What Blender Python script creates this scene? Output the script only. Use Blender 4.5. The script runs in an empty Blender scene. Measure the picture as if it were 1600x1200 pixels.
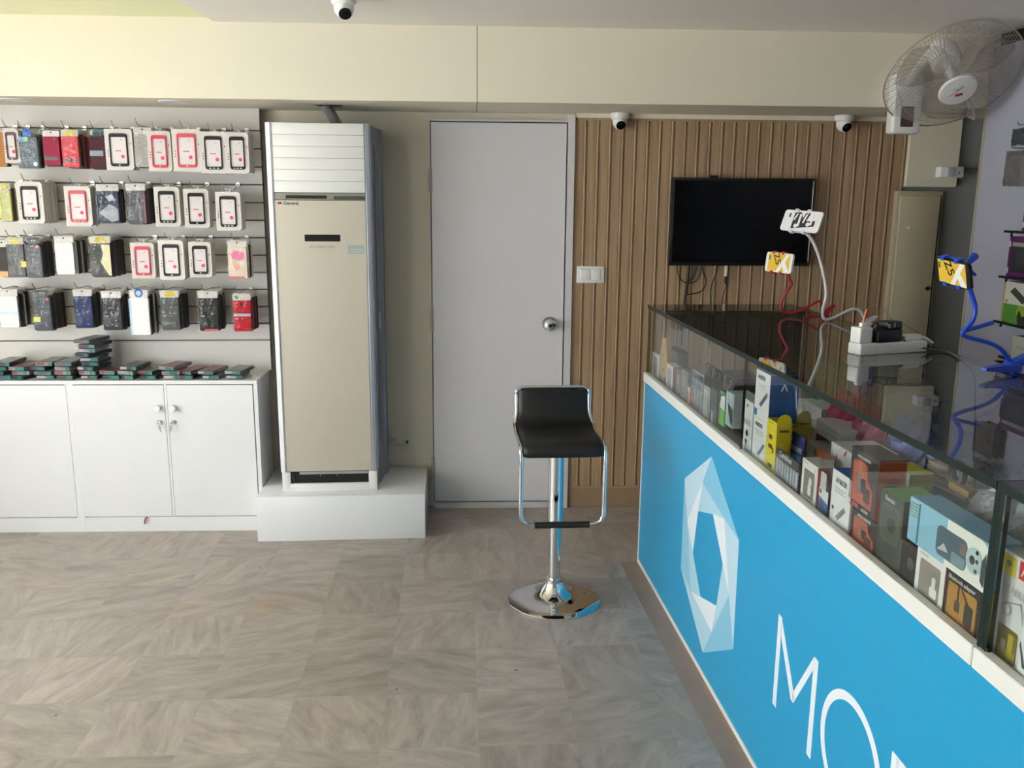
import bpy, bmesh, math, random
from mathutils import Vector, Matrix
random.seed(7)
SC = bpy.context.scene
COL = SC.collection
PI = math.pi

# ------------------------------------------------------------------ camera
F = 1400.0; H = 1.6
def _camera_axes():
    d = Vector(((735-800)/F, (306-600)/F, 1.0)).normalized()
    hd = Vector((1, 0.008, 0))
    up = hd.cross(d).normalized()
    if up.y > 0: up = -up
    x = d.cross(up).normalized()
    if x.x < 0: x = -x
    return x, d, up
AX, AY, AZ = _camera_axes()          # world axes written in camera axes (x right, y down, z ahead)
CAM = Vector((0, 0, H))
def ray(px, py):
    v = Vector(((px-800)/F, (py-600)/F, 1.0))
    return Vector((AX.dot(v), AY.dot(v), AZ.dot(v)))
def at_y(px, py, Y):
    r = ray(px, py); return CAM + r*(Y/r.y)
def at_z(px, py, Z):
    r = ray(px, py); return CAM + r*((Z-H)/r.z)
def at_x(px, py, X):
    r = ray(px, py); return CAM + r*(X/r.x)
P0 = Vector((.751, 3.742, 0)); CTH = math.radians(-87.585)
CU = Vector((math.cos(CTH), math.sin(CTH), 0)); CN = Vector((-math.sin(CTH), math.cos(CTH), 0))
def cs(px, py, t=0.0):
    """point of the counter's upright plane at depth t: (s along it, z)"""
    r = ray(px, py); k = (P0 + CN*t - CAM).dot(CN)/r.dot(CN)
    q = CAM + r*k
    return (q-P0).dot(CU), q.z
def cw(s, t, z): return P0 + CU*s + CN*t + Vector((0, 0, z))

cam = bpy.data.cameras.new('camera'); camo = bpy.data.objects.new('camera', cam); COL.objects.link(camo)
cam.sensor_width = 36; cam.lens = 36*F/1600; cam.clip_start = .02
R = Matrix((AX, AY, AZ))             # world = R @ cam
m = Matrix.Identity(4)
for i in range(3):
    m[i][0] = R[i][0]; m[i][1] = -R[i][1]; m[i][2] = -R[i][2]; m[i][3] = CAM[i]
camo.matrix_world = m
SC.camera = camo

# ------------------------------------------------------------------ materials
def lin(c):
    return tuple((x/12.92 if x <= .04045 else ((x+.055)/1.055)**2.4) for x in [v/255 for v in c]) + (1,)
MATS = {}
def mat(name, rgb, rough=.5, metal=0, noise=.0, nscale=30, bump=0, bscale=200, spec=.5, coat=0, stretch=(1, 1, 1)):
    if name in MATS: return MATS[name]
    M = bpy.data.materials.new(name); M.use_nodes = True; nt = M.node_tree; N = nt.nodes; L = nt.links
    b = N['Principled BSDF']; b.inputs['Roughness'].default_value = rough; b.inputs['Metallic'].default_value = metal
    b.inputs['Specular IOR Level'].default_value = spec
    if coat: b.inputs['Coat Weight'].default_value = coat; b.inputs['Coat Roughness'].default_value = .04
    c = lin(rgb); b.inputs['Base Color'].default_value = c
    if noise or bump:
        tc = N.new('ShaderNodeTexCoord'); mp = N.new('ShaderNodeMapping'); mp.inputs['Scale'].default_value = stretch
        L.new(tc.outputs['Object'], mp.inputs['Vector'])
    if noise:
        n = N.new('ShaderNodeTexNoise'); n.inputs['Scale'].default_value = nscale; n.inputs['Detail'].default_value = 3
        L.new(mp.outputs[0], n.inputs['Vector'])
        mx = N.new('ShaderNodeMix'); mx.data_type = 'RGBA'
        mx.inputs['A'].default_value = tuple(x*(1-noise) for x in c[:3])+(1,)
        mx.inputs['B'].default_value = tuple(min(1, x*(1+noise)) for x in c[:3])+(1,)
        L.new(n.outputs['Fac'], mx.inputs['Factor']); L.new(mx.outputs['Result'], b.inputs['Base Color'])
    if bump:
        n2 = N.new('ShaderNodeTexNoise'); n2.inputs['Scale'].default_value = bscale
        L.new(mp.outputs[0], n2.inputs['Vector'])
        bp = N.new('ShaderNodeBump'); bp.inputs['Strength'].default_value = bump; bp.inputs['Distance'].default_value = .01
        L.new(n2.outputs['Fac'], bp.inputs['Height']); L.new(bp.outputs[0], b.inputs['Normal'])
    MATS[name] = M; return M
def col(r, g, b, rough=.45, **k):
    return mat('paint_%d_%d_%d_%d_%d' % (r, g, b, int(rough*100), int(100*k.get('spec', .5))), (r, g, b), rough, noise=.03, **k)
def clear(name, tint, f0=.04, gain=.96, rough=.0, bump=0, bscale=60, base=0.0):
    """thin sheet of glass or film: see-through, mirror-like at grazing angles"""
    M = bpy.data.materials.new(name); M.use_nodes = True; nt = M.node_tree; N = nt.nodes; L = nt.links
    N.remove(N['Principled BSDF']); out = N['Material Output']
    tr = N.new('ShaderNodeBsdfTransparent'); tr.inputs[0].default_value = tint+(1,)
    gl = N.new('ShaderNodeBsdfGlossy'); gl.inputs['Roughness'].default_value = rough; gl.inputs[0].default_value = (.95, .97, .97, 1)
    lw = N.new('ShaderNodeLayerWeight'); lw.inputs['Blend'].default_value = .5
    pw = N.new('ShaderNodeMath'); pw.operation = 'POWER'; pw.inputs[1].default_value = 5
    ml = N.new('ShaderNodeMath'); ml.operation = 'MULTIPLY_ADD'; ml.inputs[1].default_value = gain; ml.inputs[2].default_value = f0+base
    ml.use_clamp = True
    mx = N.new('ShaderNodeMixShader')
    L.new(lw.outputs['Facing'], pw.inputs[0]); L.new(pw.outputs[0], ml.inputs[0]); L.new(ml.outputs[0], mx.inputs[0])
    L.new(tr.outputs[0], mx.inputs[1]); L.new(gl.outputs[0], mx.inputs[2]); L.new(mx.outputs[0], out.inputs['Surface'])
    if bump:
        tc = N.new('ShaderNodeTexCoord'); n2 = N.new('ShaderNodeTexNoise'); n2.inputs['Scale'].default_value = bscale
        n2.inputs['Detail'].default_value = 2
        L.new(tc.outputs['Object'], n2.inputs['Vector'])
        bp = N.new('ShaderNodeBump'); bp.inputs['Strength'].default_value = bump; bp.inputs['Distance'].default_value = .02
        L.new(n2.outputs['Fac'], bp.inputs['Height']); L.new(bp.outputs[0], gl.inputs['Normal'])
    MATS[name] = M; return M

WHITE = mat('white_laminate', (226, 226, 228), .22, noise=.015, nscale=8)
WHITEP = mat('white_plastic', (228, 228, 226), .35, noise=.015)
CREAM = mat('cream_paint', (226, 219, 200), .75, noise=.02, nscale=3, bump=.03, bscale=120)
CREAM2 = mat('green_cream_paint', (232, 230, 190), .75, noise=.03, nscale=4)
WALLP = mat('olive_cream_paint', (206, 199, 180), .7, noise=.03, nscale=3, bump=.03, bscale=120)
CEIL = mat('grey_ceiling_paint', (232, 228, 220), .85, noise=.02, nscale=2)
DOORP = mat('door_grey_white', (216, 213, 216), .35, noise=.02, nscale=6, bump=.02, bscale=300)
SLATW = mat('slatwall_white', (216, 212, 206), .4, noise=.015, nscale=6)
DARKGAP = mat('dark_gap', (52, 50, 48), .8, noise=.1)
BLACK = mat('black_plastic', (16, 17, 19), .35, noise=.1)
MATTEB = mat('black_rubber', (20, 20, 21), .6, noise=.1)
LEATH = mat('black_leather', (13, 14, 18), .42, noise=.1, bump=.15, bscale=350)
CHROME = mat('chrome', (222, 222, 224), .06, 1, noise=.01)
STEEL = mat('steel_wire', (170, 168, 162), .3, 1, noise=.05)
SILVER = mat('silver_paint', (140, 145, 154), .42, .15, noise=.02)
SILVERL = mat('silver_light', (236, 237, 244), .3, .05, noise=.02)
CHAMP = mat('champagne_steel', (208, 200, 186), .32, .45, noise=.06, nscale=40, stretch=(1, 1, 60))
GREY = mat('grey_panel', (150, 152, 150), .5, noise=.02, nscale=4)
LAV = mat('lavender_panel', (172, 173, 190), .45, noise=.02, nscale=4)
BEIGE = mat('beige_board', (178, 168, 142), .55, noise=.03, nscale=5)
BLUEP = mat('blue_print', (26, 156, 208), .3, noise=.03, nscale=3, stretch=(1, 1, .2))
INK = mat('black_ink', (28, 28, 30), .5, noise=.05)
GRINK = mat('grey_ink', (140, 140, 142), .5, noise=.05)
TVS = mat('tv_screen', (3, 4, 7), .16, noise=.1, nscale=2, spec=.22)
GLASS = clear('counter_glass', (.93, .945, .94), f0=.028, gain=.62)
TOPG = clear('counter_top_glass', (.70, .74, .72), f0=.05, gain=1.0)
GEDGE = mat('glass_edge_green', (22, 36, 33), .45, noise=.1, spec=.2)
FILM = clear('clear_film', (.95, .95, .95), f0=.035, gain=.5, rough=.04, bump=1.0, bscale=26)
FILMC = clear('crinkled_film', (.86, .86, .88), f0=.08, gain=.8, rough=.09, bump=1.0, bscale=70)
WINPL = clear('window_film', (.95, .95, .95), f0=.05, gain=.9, rough=.03)
SHELFG = clear('shelf_glass', (.55, .68, .62), f0=.06)

def wood_mat():
    M = bpy.data.materials.new('oak_slats'); M.use_nodes = True; nt = M.node_tree; N = nt.nodes; L = nt.links
    b = N['Principled BSDF']; b.inputs['Roughness'].default_value = .5
    tc = N.new('ShaderNodeTexCoord'); sp = N.new('ShaderNodeSeparateXYZ'); L.new(tc.outputs['Object'], sp.inputs[0])
    dv = N.new('ShaderNodeMath'); dv.operation = 'DIVIDE'; dv.inputs[1].default_value = .0615; L.new(sp.outputs['X'], dv.inputs[0])
    fl = N.new('ShaderNodeMath'); fl.operation = 'FLOOR'; L.new(dv.outputs[0], fl.inputs[0])
    wn = N.new('ShaderNodeTexWhiteNoise'); wn.noise_dimensions = '1D'; L.new(fl.outputs[0], wn.inputs['W'])
    mz = N.new('ShaderNodeMath'); mz.operation = 'MULTIPLY_ADD'; mz.inputs[1].default_value = 9; L.new(wn.outputs['Value'], mz.inputs[0]); L.new(sp.outputs['Z'], mz.inputs[2])
    cb = N.new('ShaderNodeCombineXYZ'); L.new(sp.outputs['X'], cb.inputs[0]); L.new(mz.outputs[0], cb.inputs[2])
    mp = N.new('ShaderNodeMapping'); mp.inputs['Scale'].default_value = (55, 1, 1.6); L.new(cb.outputs[0], mp.inputs[0])
    n1 = N.new('ShaderNodeTexNoise'); n1.inputs['Scale'].default_value = 1; n1.inputs['Detail'].default_value = 5; n1.inputs['Distortion'].default_value = .6
    L.new(mp.outputs[0], n1.inputs['Vector'])
    cr = N.new('ShaderNodeValToRGB'); cr.color_ramp.elements[0].position = .3; cr.color_ramp.elements[0].color = lin((150, 124, 96))
    cr.color_ramp.elements[1].position = .72; cr.color_ramp.elements[1].color = lin((180, 153, 121)); L.new(n1.outputs['Fac'], cr.inputs[0])
    hs = N.new('ShaderNodeHueSaturation'); mr = N.new('ShaderNodeMapRange'); mr.inputs['To Min'].default_value = .95; mr.inputs['To Max'].default_value = 1.05
    L.new(wn.outputs['Value'], mr.inputs[0]); L.new(mr.outputs[0], hs.inputs['Value']); L.new(cr.outputs[0], hs.inputs['Color'])
    L.new(hs.outputs[0], b.inputs['Base Color']); MATS['wood'] = M; return M
WOOD = wood_mat()

def floor_mat():
    """12-inch slabs of veined grey-brown stone, each slab with its own tone and vein direction"""
    M = bpy.data.materials.new('veined_stone_tiles'); M.use_nodes = True; nt = M.node_tree; N = nt.nodes; L = nt.links
    b = N['Principled BSDF']
    def node(t, **k):
        n = N.new(t)
        for a, v in k.items(): setattr(n, a, v)
        return n
    def math_(op, a, bb=None, c=None):
        n = node('ShaderNodeMath', operation=op)
        for i, v in enumerate((a, bb, c)):
            if v is None: continue
            if hasattr(v, 'links'): L.new(v, n.inputs[i])
            else: n.inputs[i].default_value = v
        return n.outputs[0]
    tc = node('ShaderNodeTexCoord'); mp = node('ShaderNodeMapping'); mp.inputs['Rotation'].default_value = (0, 0, math.radians(-.9))
    mp.inputs['Location'].default_value = (-.025-.036, -.025, 0)
    L.new(tc.outputs['Object'], mp.inputs[0]); sp = node('ShaderNodeSeparateXYZ'); L.new(mp.outputs[0], sp.inputs[0])
    gx = math_('DIVIDE', sp.outputs[0], .295); gy = math_('DIVIDE', sp.outputs[1], .295)
    ix = math_('FLOOR', gx); iy = math_('FLOOR', gy); fx = math_('SUBTRACT', gx, ix); fy = math_('SUBTRACT', gy, iy)
    cb = node('ShaderNodeCombineXYZ'); L.new(ix, cb.inputs[0]); L.new(iy, cb.inputs[1])
    wn = node('ShaderNodeTexWhiteNoise', noise_dimensions='3D'); L.new(cb.outputs[0], wn.inputs['Vector'])
    sc = node('ShaderNodeSeparateColor'); L.new(wn.outputs['Color'], sc.inputs[0])
    # vein direction: about half the slabs are turned a quarter, each with a small tilt
    ang = math_('ADD', math_('MULTIPLY', math_('GREATER_THAN', sc.outputs[0], .62), PI/2), math_('MULTIPLY', math_('SUBTRACT', sc.outputs[1], .5), .9))
    off = node('ShaderNodeVectorMath', operation='MULTIPLY_ADD'); L.new(wn.outputs['Color'], off.inputs[0]); off.inputs[1].default_value = (30, 30, 30); L.new(mp.outputs[0], off.inputs[2])
    vr = node('ShaderNodeVectorRotate', rotation_type='Z_AXIS'); L.new(off.outputs[0], vr.inputs['Vector']); L.new(ang, vr.inputs['Angle'])
    m2 = node('ShaderNodeMapping'); m2.inputs['Scale'].default_value = (3.2, 11, 1); L.new(vr.outputs[0], m2.inputs[0])
    n1 = node('ShaderNodeTexNoise'); n1.inputs['Scale'].default_value = 1.6; n1.inputs['Detail'].default_value = 10; n1.inputs['Roughness'].default_value = .70; n1.inputs['Distortion'].default_value = .55
    L.new(m2.outputs[0], n1.inputs['Vector'])
    cr = node('ShaderNodeValToRGB'); e = cr.color_ramp.elements
    e[0].position = .28; e[0].color = lin((132, 121, 114)); e[1].position = .80; e[1].color = lin((188, 176, 167))
    x = e.new(.45); x.color = lin((155, 144, 137)); x = e.new(.58); x.color = lin((168, 157, 149))
    L.new(n1.outputs['Fac'], cr.inputs[0])
    n2 = node('ShaderNodeTexNoise'); n2.inputs['Scale'].default_value = 2.4; n2.inputs['Detail'].default_value = 3; L.new(off.outputs[0], n2.inputs['Vector'])
    st = node('ShaderNodeMapRange'); st.inputs['From Min'].default_value = .62; st.inputs['From Max'].default_value = .8; st.inputs['To Max'].default_value = .5; L.new(n2.outputs['Fac'], st.inputs[0])
    mx = node('ShaderNodeMix', data_type='RGBA'); mx.inputs['B'].default_value = lin((186, 150, 106)); L.new(st.outputs[0], mx.inputs['Factor']); L.new(cr.outputs[0], mx.inputs['A'])
    hs = node('ShaderNodeHueSaturation'); hs.inputs['Saturation'].default_value = 1.0
    mr = node('ShaderNodeMapRange'); mr.inputs['To Min'].default_value = .86; mr.inputs['To Max'].default_value = 1.07; L.new(sc.outputs[2], mr.inputs[0]); L.new(mr.outputs[0], hs.inputs['Value'])
    L.new(mx.outputs['Result'], hs.inputs['Color'])
    # hairline joints
    dx = math_('MINIMUM', fx, math_('SUBTRACT', 1, fx)); dy = math_('MINIMUM', fy, math_('SUBTRACT', 1, fy))
    jt = math_('LESS_THAN', math_('MINIMUM', dx, dy), .004)
    mj = node('ShaderNodeMix', data_type='RGBA'); mj.inputs['B'].default_value = lin((150, 142, 132)); L.new(math_('MULTIPLY', jt, .6), mj.inputs['Factor']); L.new(hs.outputs[0], mj.inputs['A'])
    # small dark pits
    vo = node('ShaderNodeTexVoronoi'); vo.inputs['Scale'].default_value = 5.5; L.new(tc.outputs['Object'], vo.inputs['Vector'])
    pit = math_('LESS_THAN', vo.outputs['Distance'], .035)
    mpit = node('ShaderNodeMix', data_type='RGBA'); mpit.inputs['B'].default_value = lin((84, 78, 74)); L.new(math_('MULTIPLY', pit, .8), mpit.inputs['Factor']); L.new(mj.outputs['Result'], mpit.inputs['A'])
    L.new(mpit.outputs['Result'], b.inputs['Base Color'])
    rr = node('ShaderNodeMapRange'); rr.inputs['To Min'].default_value = .28; rr.inputs['To Max'].default_value = .5; L.new(n1.outputs['Fac'], rr.inputs[0]); L.new(rr.outputs[0], b.inputs['Roughness'])
    bp = node('ShaderNodeBump'); bp.inputs['Strength'].default_value = .12; bp.inputs['Distance'].default_value = .004; L.new(n1.outputs['Fac'], bp.inputs['Height']); L.new(bp.outputs[0], b.inputs['Normal'])
    return M
FLOORM = floor_mat()

# ------------------------------------------------------------------ mesh helpers
class MB:
    def __init__(self): self.v = []; self.f = []; self.m = []; self.s = []
    def add(self, vs, fs, mi=0, smooth=False):
        o = len(self.v); self.v += [tuple(v) for v in vs]
        for i, f in enumerate(fs):
            self.f.append([o+k for k in f]); self.m.append(mi[i] if isinstance(mi, (list, tuple)) else mi); self.s.append(smooth)
        return self
    def bm(self, bm, mi=None, smooth=False):
        bm.verts.index_update()
        return self.add([v.co for v in bm.verts], [[v.index for v in f.verts] for f in bm.faces], [f.material_index if mi is None else mi for f in bm.faces], smooth)
    def box(self, x0, x1, y0, y1, z0, z1, mi=0, bev=0, seg=2):
        """mi: one slot, or six: front(-y), back, left, right, bottom, top"""
        vs = [(x0, y0, z0), (x1, y0, z0), (x1, y1, z0), (x0, y1, z0), (x0, y0, z1), (x1, y0, z1), (x1, y1, z1), (x0, y1, z1)]
        fs = [(0, 1, 5, 4), (2, 3, 7, 6), (3, 0, 4, 7), (1, 2, 6, 5), (3, 2, 1, 0), (4, 5, 6, 7)]
        if not bev: return self.add(vs, fs, list(mi) if isinstance(mi, (list, tuple)) else mi)
        b = bmesh.new(); V = [b.verts.new(v) for v in vs]
        for i, f in enumerate(fs):
            fa = b.faces.new([V[k] for k in f]); fa.material_index = mi[i] if isinstance(mi, (list, tuple)) else mi
        bmesh.ops.bevel(b, geom=list(b.edges), offset=bev, segments=seg, profile=.5, affect='EDGES')
        self.bm(b, None, seg > 1); b.free(); return self
    def prism(self, pts, ext, mi=0, cap=None):
        """planar polygon pts (3d) pushed along ext"""
        n = len(pts); e = Vector(ext); a = [Vector(p) for p in pts]; vs = a+[p+e for p in a]
        fs = [list(range(n))[::-1], list(range(n, 2*n))]+[(i, (i+1) % n, n+(i+1) % n, n+i) for i in range(n)]
        return self.add(vs, fs, [mi if cap is None else cap, mi if cap is None else cap]+[mi]*n)
    def poly(self, pts, mi=0): return self.add(pts, [list(range(len(pts)))], mi)
    def rrect(self, x0, x1, z0, z1, y0, y1, r, mi=0, seg=4, cap=None):
        """rounded plate standing in XZ, thickness y0..y1"""
        pts = []
        for cx, cz, a0 in ((x1-r, z1-r, 0), (x0+r, z1-r, 90), (x0+r, z0+r, 180), (x1-r, z0+r, 270)):
            for k in range(seg+1):
                a = math.radians(a0+90*k/seg); pts.append((cx+r*math.cos(a), y0, cz+r*math.sin(a)))
        return self.prism(pts, (0, y1-y0, 0), mi, cap)
    def rring(self, x0, x1, z0, z1, y0, y1, r, w, wt=None, wb=None, mi=0, seg=4):
        """rounded rectangular ring"""
        wt = w if wt is None else wt; wb = w if wb is None else wb
        def loop(X0, X1, Z0, Z1, rr, y):
            p = []
            for cx, cz, a0 in ((X1-rr, Z1-rr, 0), (X0+rr, Z1-rr, 90), (X0+rr, Z0+rr, 180), (X1-rr, Z0+rr, 270)):
                for k in range(seg+1):
                    a = math.radians(a0+90*k/seg); p.append((cx+rr*math.cos(a), y, cz+rr*math.sin(a)))
            return p
        ri = max(r-w, .0008); n = 4*(seg+1)
        vs = loop(x0, x1, z0, z1, r, y0)+loop(x0+w, x1-w, z0+wb, z1-wt, ri, y0)+loop(x0, x1, z0, z1, r, y1)+loop(x0+w, x1-w, z0+wb, z1-wt, ri, y1)
        fs = []
        for i in range(n):
            j = (i+1) % n
            fs += [(j, i, n+i, n+j), (2*n+i, 2*n+j, 3*n+j, 3*n+i), (i, j, 2*n+j, 2*n+i), (n+j, n+i, 3*n+i, 3*n+j)]
        return self.add(vs, fs, mi)
    def tube(self, pts, r, seg=8, mi=0, closed=False, caps=True):
        P = [Vector(p) for p in pts]; n = len(P); vs = []; fs = []
        rr = r if isinstance(r, (list, tuple)) else [r]*n
        up = None
        for i in range(n):
            a = P[(i-1) % n] if (closed or i > 0) else P[i]; b = P[(i+1) % n] if (closed or i < n-1) else P[i]
            d = (b-a).normalized()
            if up is None:
                up = Vector((0, 0, 1)) if abs(d.z) < .9 else Vector((1, 0, 0))
            s = d.cross(up)
            if s.length < 1e-6: s = d.cross(Vector((.3, 1, .2)))
            s.normalize(); up = s.cross(d).normalized()
            for k in range(seg):
                a_ = 2*PI*k/seg; vs.append(P[i]+(s*math.cos(a_)+up*math.sin(a_))*rr[i])
        for i in range(n if closed else n-1):
            j = (i+1) % n
            for k in range(seg): fs.append((i*seg+k, i*seg+(k+1) % seg, j*seg+(k+1) % seg, j*seg+k))
        self.add(vs, fs, mi, True)
        if caps and not closed:
            self.add(vs[:seg], [list(range(seg))[::-1]], mi); self.add(vs[-seg:], [list(range(seg))], mi)
        return self
    def lathe(self, prof, seg=32, mi=0, M=None, smooth=True):
        vs = []; fs = []
        for (r, z) in prof:
            for k in range(seg):
                a = 2*PI*k/seg; vs.append(Vector((r*math.cos(a), r*math.sin(a), z)))
        for i in range(len(prof)-1):
            for k in range(seg): fs.append((i*seg+k, i*seg+(k+1) % seg, (i+1)*seg+(k+1) % seg, (i+1)*seg+k))
        if prof[0][0] > 1e-5: fs.append(list(range(seg))[::-1])
        if prof[-1][0] > 1e-5: fs.append([(len(prof)-1)*seg+k for k in range(seg)])
        if M is not None: vs = [M @ v for v in vs]
        return self.add(vs, fs, mi, smooth)
    def disc(self, c, r, n=(0, -1, 0), mi=0, seg=16, h=.0006, rz=None):
        """thin round mark; rz gives an ellipse's second radius (XZ plane only)"""
        M = Vector((0, 0, 1)).rotation_difference(Vector(n)).to_matrix().to_4x4(); M.translation = Vector(c)
        return self.lathe([(r, 0), (r, h), (0.00001, h)], seg, mi, M, False)
    def text(self, s, size, M, mi=0, ext=.0002, bold=0.0, align='CENTER', squeeze=1.0):
        cu = bpy.data.curves.new('t', 'FONT'); cu.body = s; cu.size = size; cu.extrude = ext; cu.align_x = align; cu.align_y = 'CENTER'
        cu.offset = bold; cu.resolution_u = 3
        o = bpy.data.objects.new('t', cu); COL.objects.link(o)
        bpy.context.view_layer.update()
        me = bpy.data.meshes.new_from_object(o.evaluated_get(bpy.context.evaluated_depsgraph_get()))
        S = Matrix.Diagonal((squeeze, 1, 1, 1))
        self.add([M @ (S @ v.co) for v in me.vertices], [list(p.vertices) for p in me.polygons], mi)
        bpy.data.objects.remove(o); bpy.data.curves.remove(cu); bpy.data.meshes.remove(me); return self
    def xf(self, M):
        self.v = [tuple(M @ Vector(v)) for v in self.v]; return self
    def mesh(self, name, mats):
        me = bpy.data.meshes.new(name); me.from_pydata(self.v, [], self.f); me.update()
        for mm in (mats if isinstance(mats, (list, tuple)) else [mats]): me.materials.append(mm)
        me.polygons.foreach_set('material_index', self.m); me.polygons.foreach_set('use_smooth', self.s)
        if any(self.s):
            b = bmesh.new(); b.from_mesh(me)
            for e in b.edges:
                if len(e.link_faces) == 2 and e.calc_face_angle(0) > .7: e.smooth = False
            b.to_mesh(me); b.free()
        return me
    def build(self, name, mats, parent=None, loc=None):
        o = bpy.data.objects.new(name, self.mesh(name, mats)); COL.objects.link(o)
        if parent is not None: o.parent = parent
        if loc is not None: o.location = loc
        return o
FRONT = Matrix.Rotation(PI/2, 4, 'X')              # text lying in XY -> standing, facing -Y
def tf(x, y, z, rot=0): return Matrix.Translation((x, y, z)) @ Matrix.Rotation(rot, 4, 'Y') @ FRONT

LABELS = {}
def tag(o, label, cat, group=None, kind=None):
    o['label'] = label; o['category'] = cat
    if group: o['group'] = group
    if kind: o['kind'] = kind
    return o
def thing(name, label, cat, loc=(0, 0, 0), rotz=0, group=None):
    o = bpy.data.objects.new(name, None); o.empty_display_size = .05; COL.objects.link(o)
    o.location = loc; o.rotation_euler = (0, 0, rotz); return tag(o, label, cat, group)
def struct(name, mb, mats, label=None, cat=None):
    o = mb.build(name, mats); o['kind'] = 'structure'
    o['label'] = label or name; o['category'] = cat or name.split('_')[0]
    return o
def dup(o, parent=None):
    c = o.copy(); COL.objects.link(c)
    if parent is not None: c.parent = parent
    for ch in list(o.children): dup(ch, c)
    return c
ORD = ['first', 'second', 'third', 'fourth', 'fifth', 'sixth', 'seventh', 'eighth', 'ninth', 'tenth', 'eleventh', 'twelfth', 'thirteenth', 'fourteenth', 'fifteenth']
def smoothpath(pts, n=6):
    """Catmull-Rom through the points"""
    P = [Vector(p) for p in pts]; P = [P[0]*2-P[1]]+P+[P[-1]*2-P[-2]]; out = []
    for i in range(1, len(P)-2):
        for k in range(n):
            t = k/n; a, b, c, d = P[i-1], P[i], P[i+1], P[i+2]
            out.append(.5*((2*b)+(-a+c)*t+(2*a-5*b+4*c-d)*t*t+(-a+3*b-3*c+d)*t**3))
    out.append(P[-2]); return out
# ------------------------------------------------------------------ room shell
ZB = 1.993; ZC = 2.299; XR = 2.27
mb = MB(); mb.box(-3.0, 2.8, -1.2, 4.6, -.1, 0); struct('floor', mb, FLOORM, 'veined stone tile floor')
mb = MB(); mb.box(-3.0, 2.8, 4.5, 4.62, 0, 2.42); struct('wall_back', mb, WALLP, 'cream back wall')
mb = MB(); mb.box(-3.12, -3.0, 3.4, 4.62, 0, 2.42); mb.box(-3.12, -3.0, -1.3, 3.4, 0, .3); mb.box(-3.12, -3.0, -1.3, .3, .3, 2.2); mb.box(-3.12, -3.0, -1.3, 3.4, 2.2, 2.42); struct('wall_left', mb, CREAM, 'cream left wall')
mb = MB(); mb.box(XR, XR+.1, -.3, 4.0, 0, 2.245); struct('wall_right', mb, LAV, 'lavender panelled wall behind the counter')
mb = MB(); mb.box(2.7, 2.8, -1.2, 4.6, 0, 2.42); struct('wall_side', mb, GREY, 'grey outer side wall')
mb = MB(); mb.box(XR+.02, XR+.09, -.3, 3.99, 2.245, 2.30); struct('trim_3', mb, BLACK, 'black strip for the shaded gap over the right wall')  # shade of the open gap put in as a black strip
mb = MB(); mb.box(XR-.004, XR+.11, 4.0, 4.012, 0, 2.25); struct('trim_4', mb, BEIGE, 'beige corner trim of the right wall')
# ceiling: grey board on the right, cream recess on the left
XE = -1.066
mb = MB(); mb.box(XE, 2.8, -1.2, 3.6, 2.287, 2.40); mb.box(XE, 2.8, 3.6, 4.0, ZC, 2.40); struct('ceiling', mb, CEIL, 'grey painted ceiling')
mb = MB(); mb.box(-3.0, XE, 3.64, 4.0, 2.315, 2.42); mb.box(-3.0, XE, -1.2, 3.64, 2.305, 2.42); struct('ceiling_recess', mb, CREAM2, 'cream ceiling at the left', 'ceiling')
# beam in two boards with a fine open joint
xj = at_y(745.5, 100, 4.0).x
mb = MB(); mb.box(-3.0, xj-.0015, 4.0, 4.5, ZB, 2.42); mb.box(xj+.0015, 2.7, 4.0, 4.5, ZB, 2.42); mb.box(xj-.0015, xj+.0015, 4.006, 4.5, ZB+.006, 2.4, 1)
struct('beam', mb, [CREAM, DARKGAP], 'cream boxed beam along the back wall')
# shop front: glazed behind the camera on the left and along the near part of the left wall
FX = -2.2; LY = 3.4; LY0 = .3
mb = MB(); mb.box(FX, 2.8, -1.3, -1.2, 0, 2.42); mb.box(-3.0, FX, -1.3, -1.2, 2.2, 2.42); mb.box(-3.0, FX, -1.3, -1.2, 0, .12)
struct('wall_front', mb, GREY, 'shop front wall')
mb = MB()
for x in (-2.97, FX-.03): mb.box(x-.03, x+.03, -1.28, -1.22, .12, 2.2)
mb.box(-3.0, FX, -1.28, -1.22, .12, .17); mb.box(-3.0, FX, -1.28, -1.22, 2.15, 2.2)
wo = struct('window_1', mb, SILVER, 'glazed shop front')
SG = clear('shop_front_glass', (.97, .98, .975))
mb = MB(); mb.box(-2.94, FX-.06, -1.254, -1.246, .17, 2.15); mb.build('window_glass', SG, wo)
mb = MB()
for y in (LY0+.03, 1.4, 2.4, LY-.03): mb.box(-3.09, -3.03, y-.03, y+.03, .3, 2.2)
mb.box(-3.09, -3.03, LY0, LY, .3, .35); mb.box(-3.09, -3.03, LY0, LY, 2.15, 2.2)
wo = struct('window_2', mb, SILVER, 'glazed side of the shop front')
mb = MB(); mb.box(-3.064, -3.056, LY0+.06, LY-.06, .35, 2.15); mb.build('window_glass', SG, wo)
mb = MB(); mb.box(-16, 12, -16, -1.3, -.16, -.1); mb.box(-16, -3.12, -1.3, 10, -.16, -.1); struct('ground', mb, mat('pavement', (196, 195, 192), .8, noise=.1, nscale=2), 'pavement outside the shop')
# stone skirting below the oak slats
mb = MB(); mb.box(.507, 2.12, 4.472, 4.5, 0, .104); struct('baseboard_back', mb, mat('stone_skirting', (150, 126, 100), .4, noise=.16, nscale=14, stretch=(1, 1, 2)), 'brown stone skirting under the oak slats')

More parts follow.
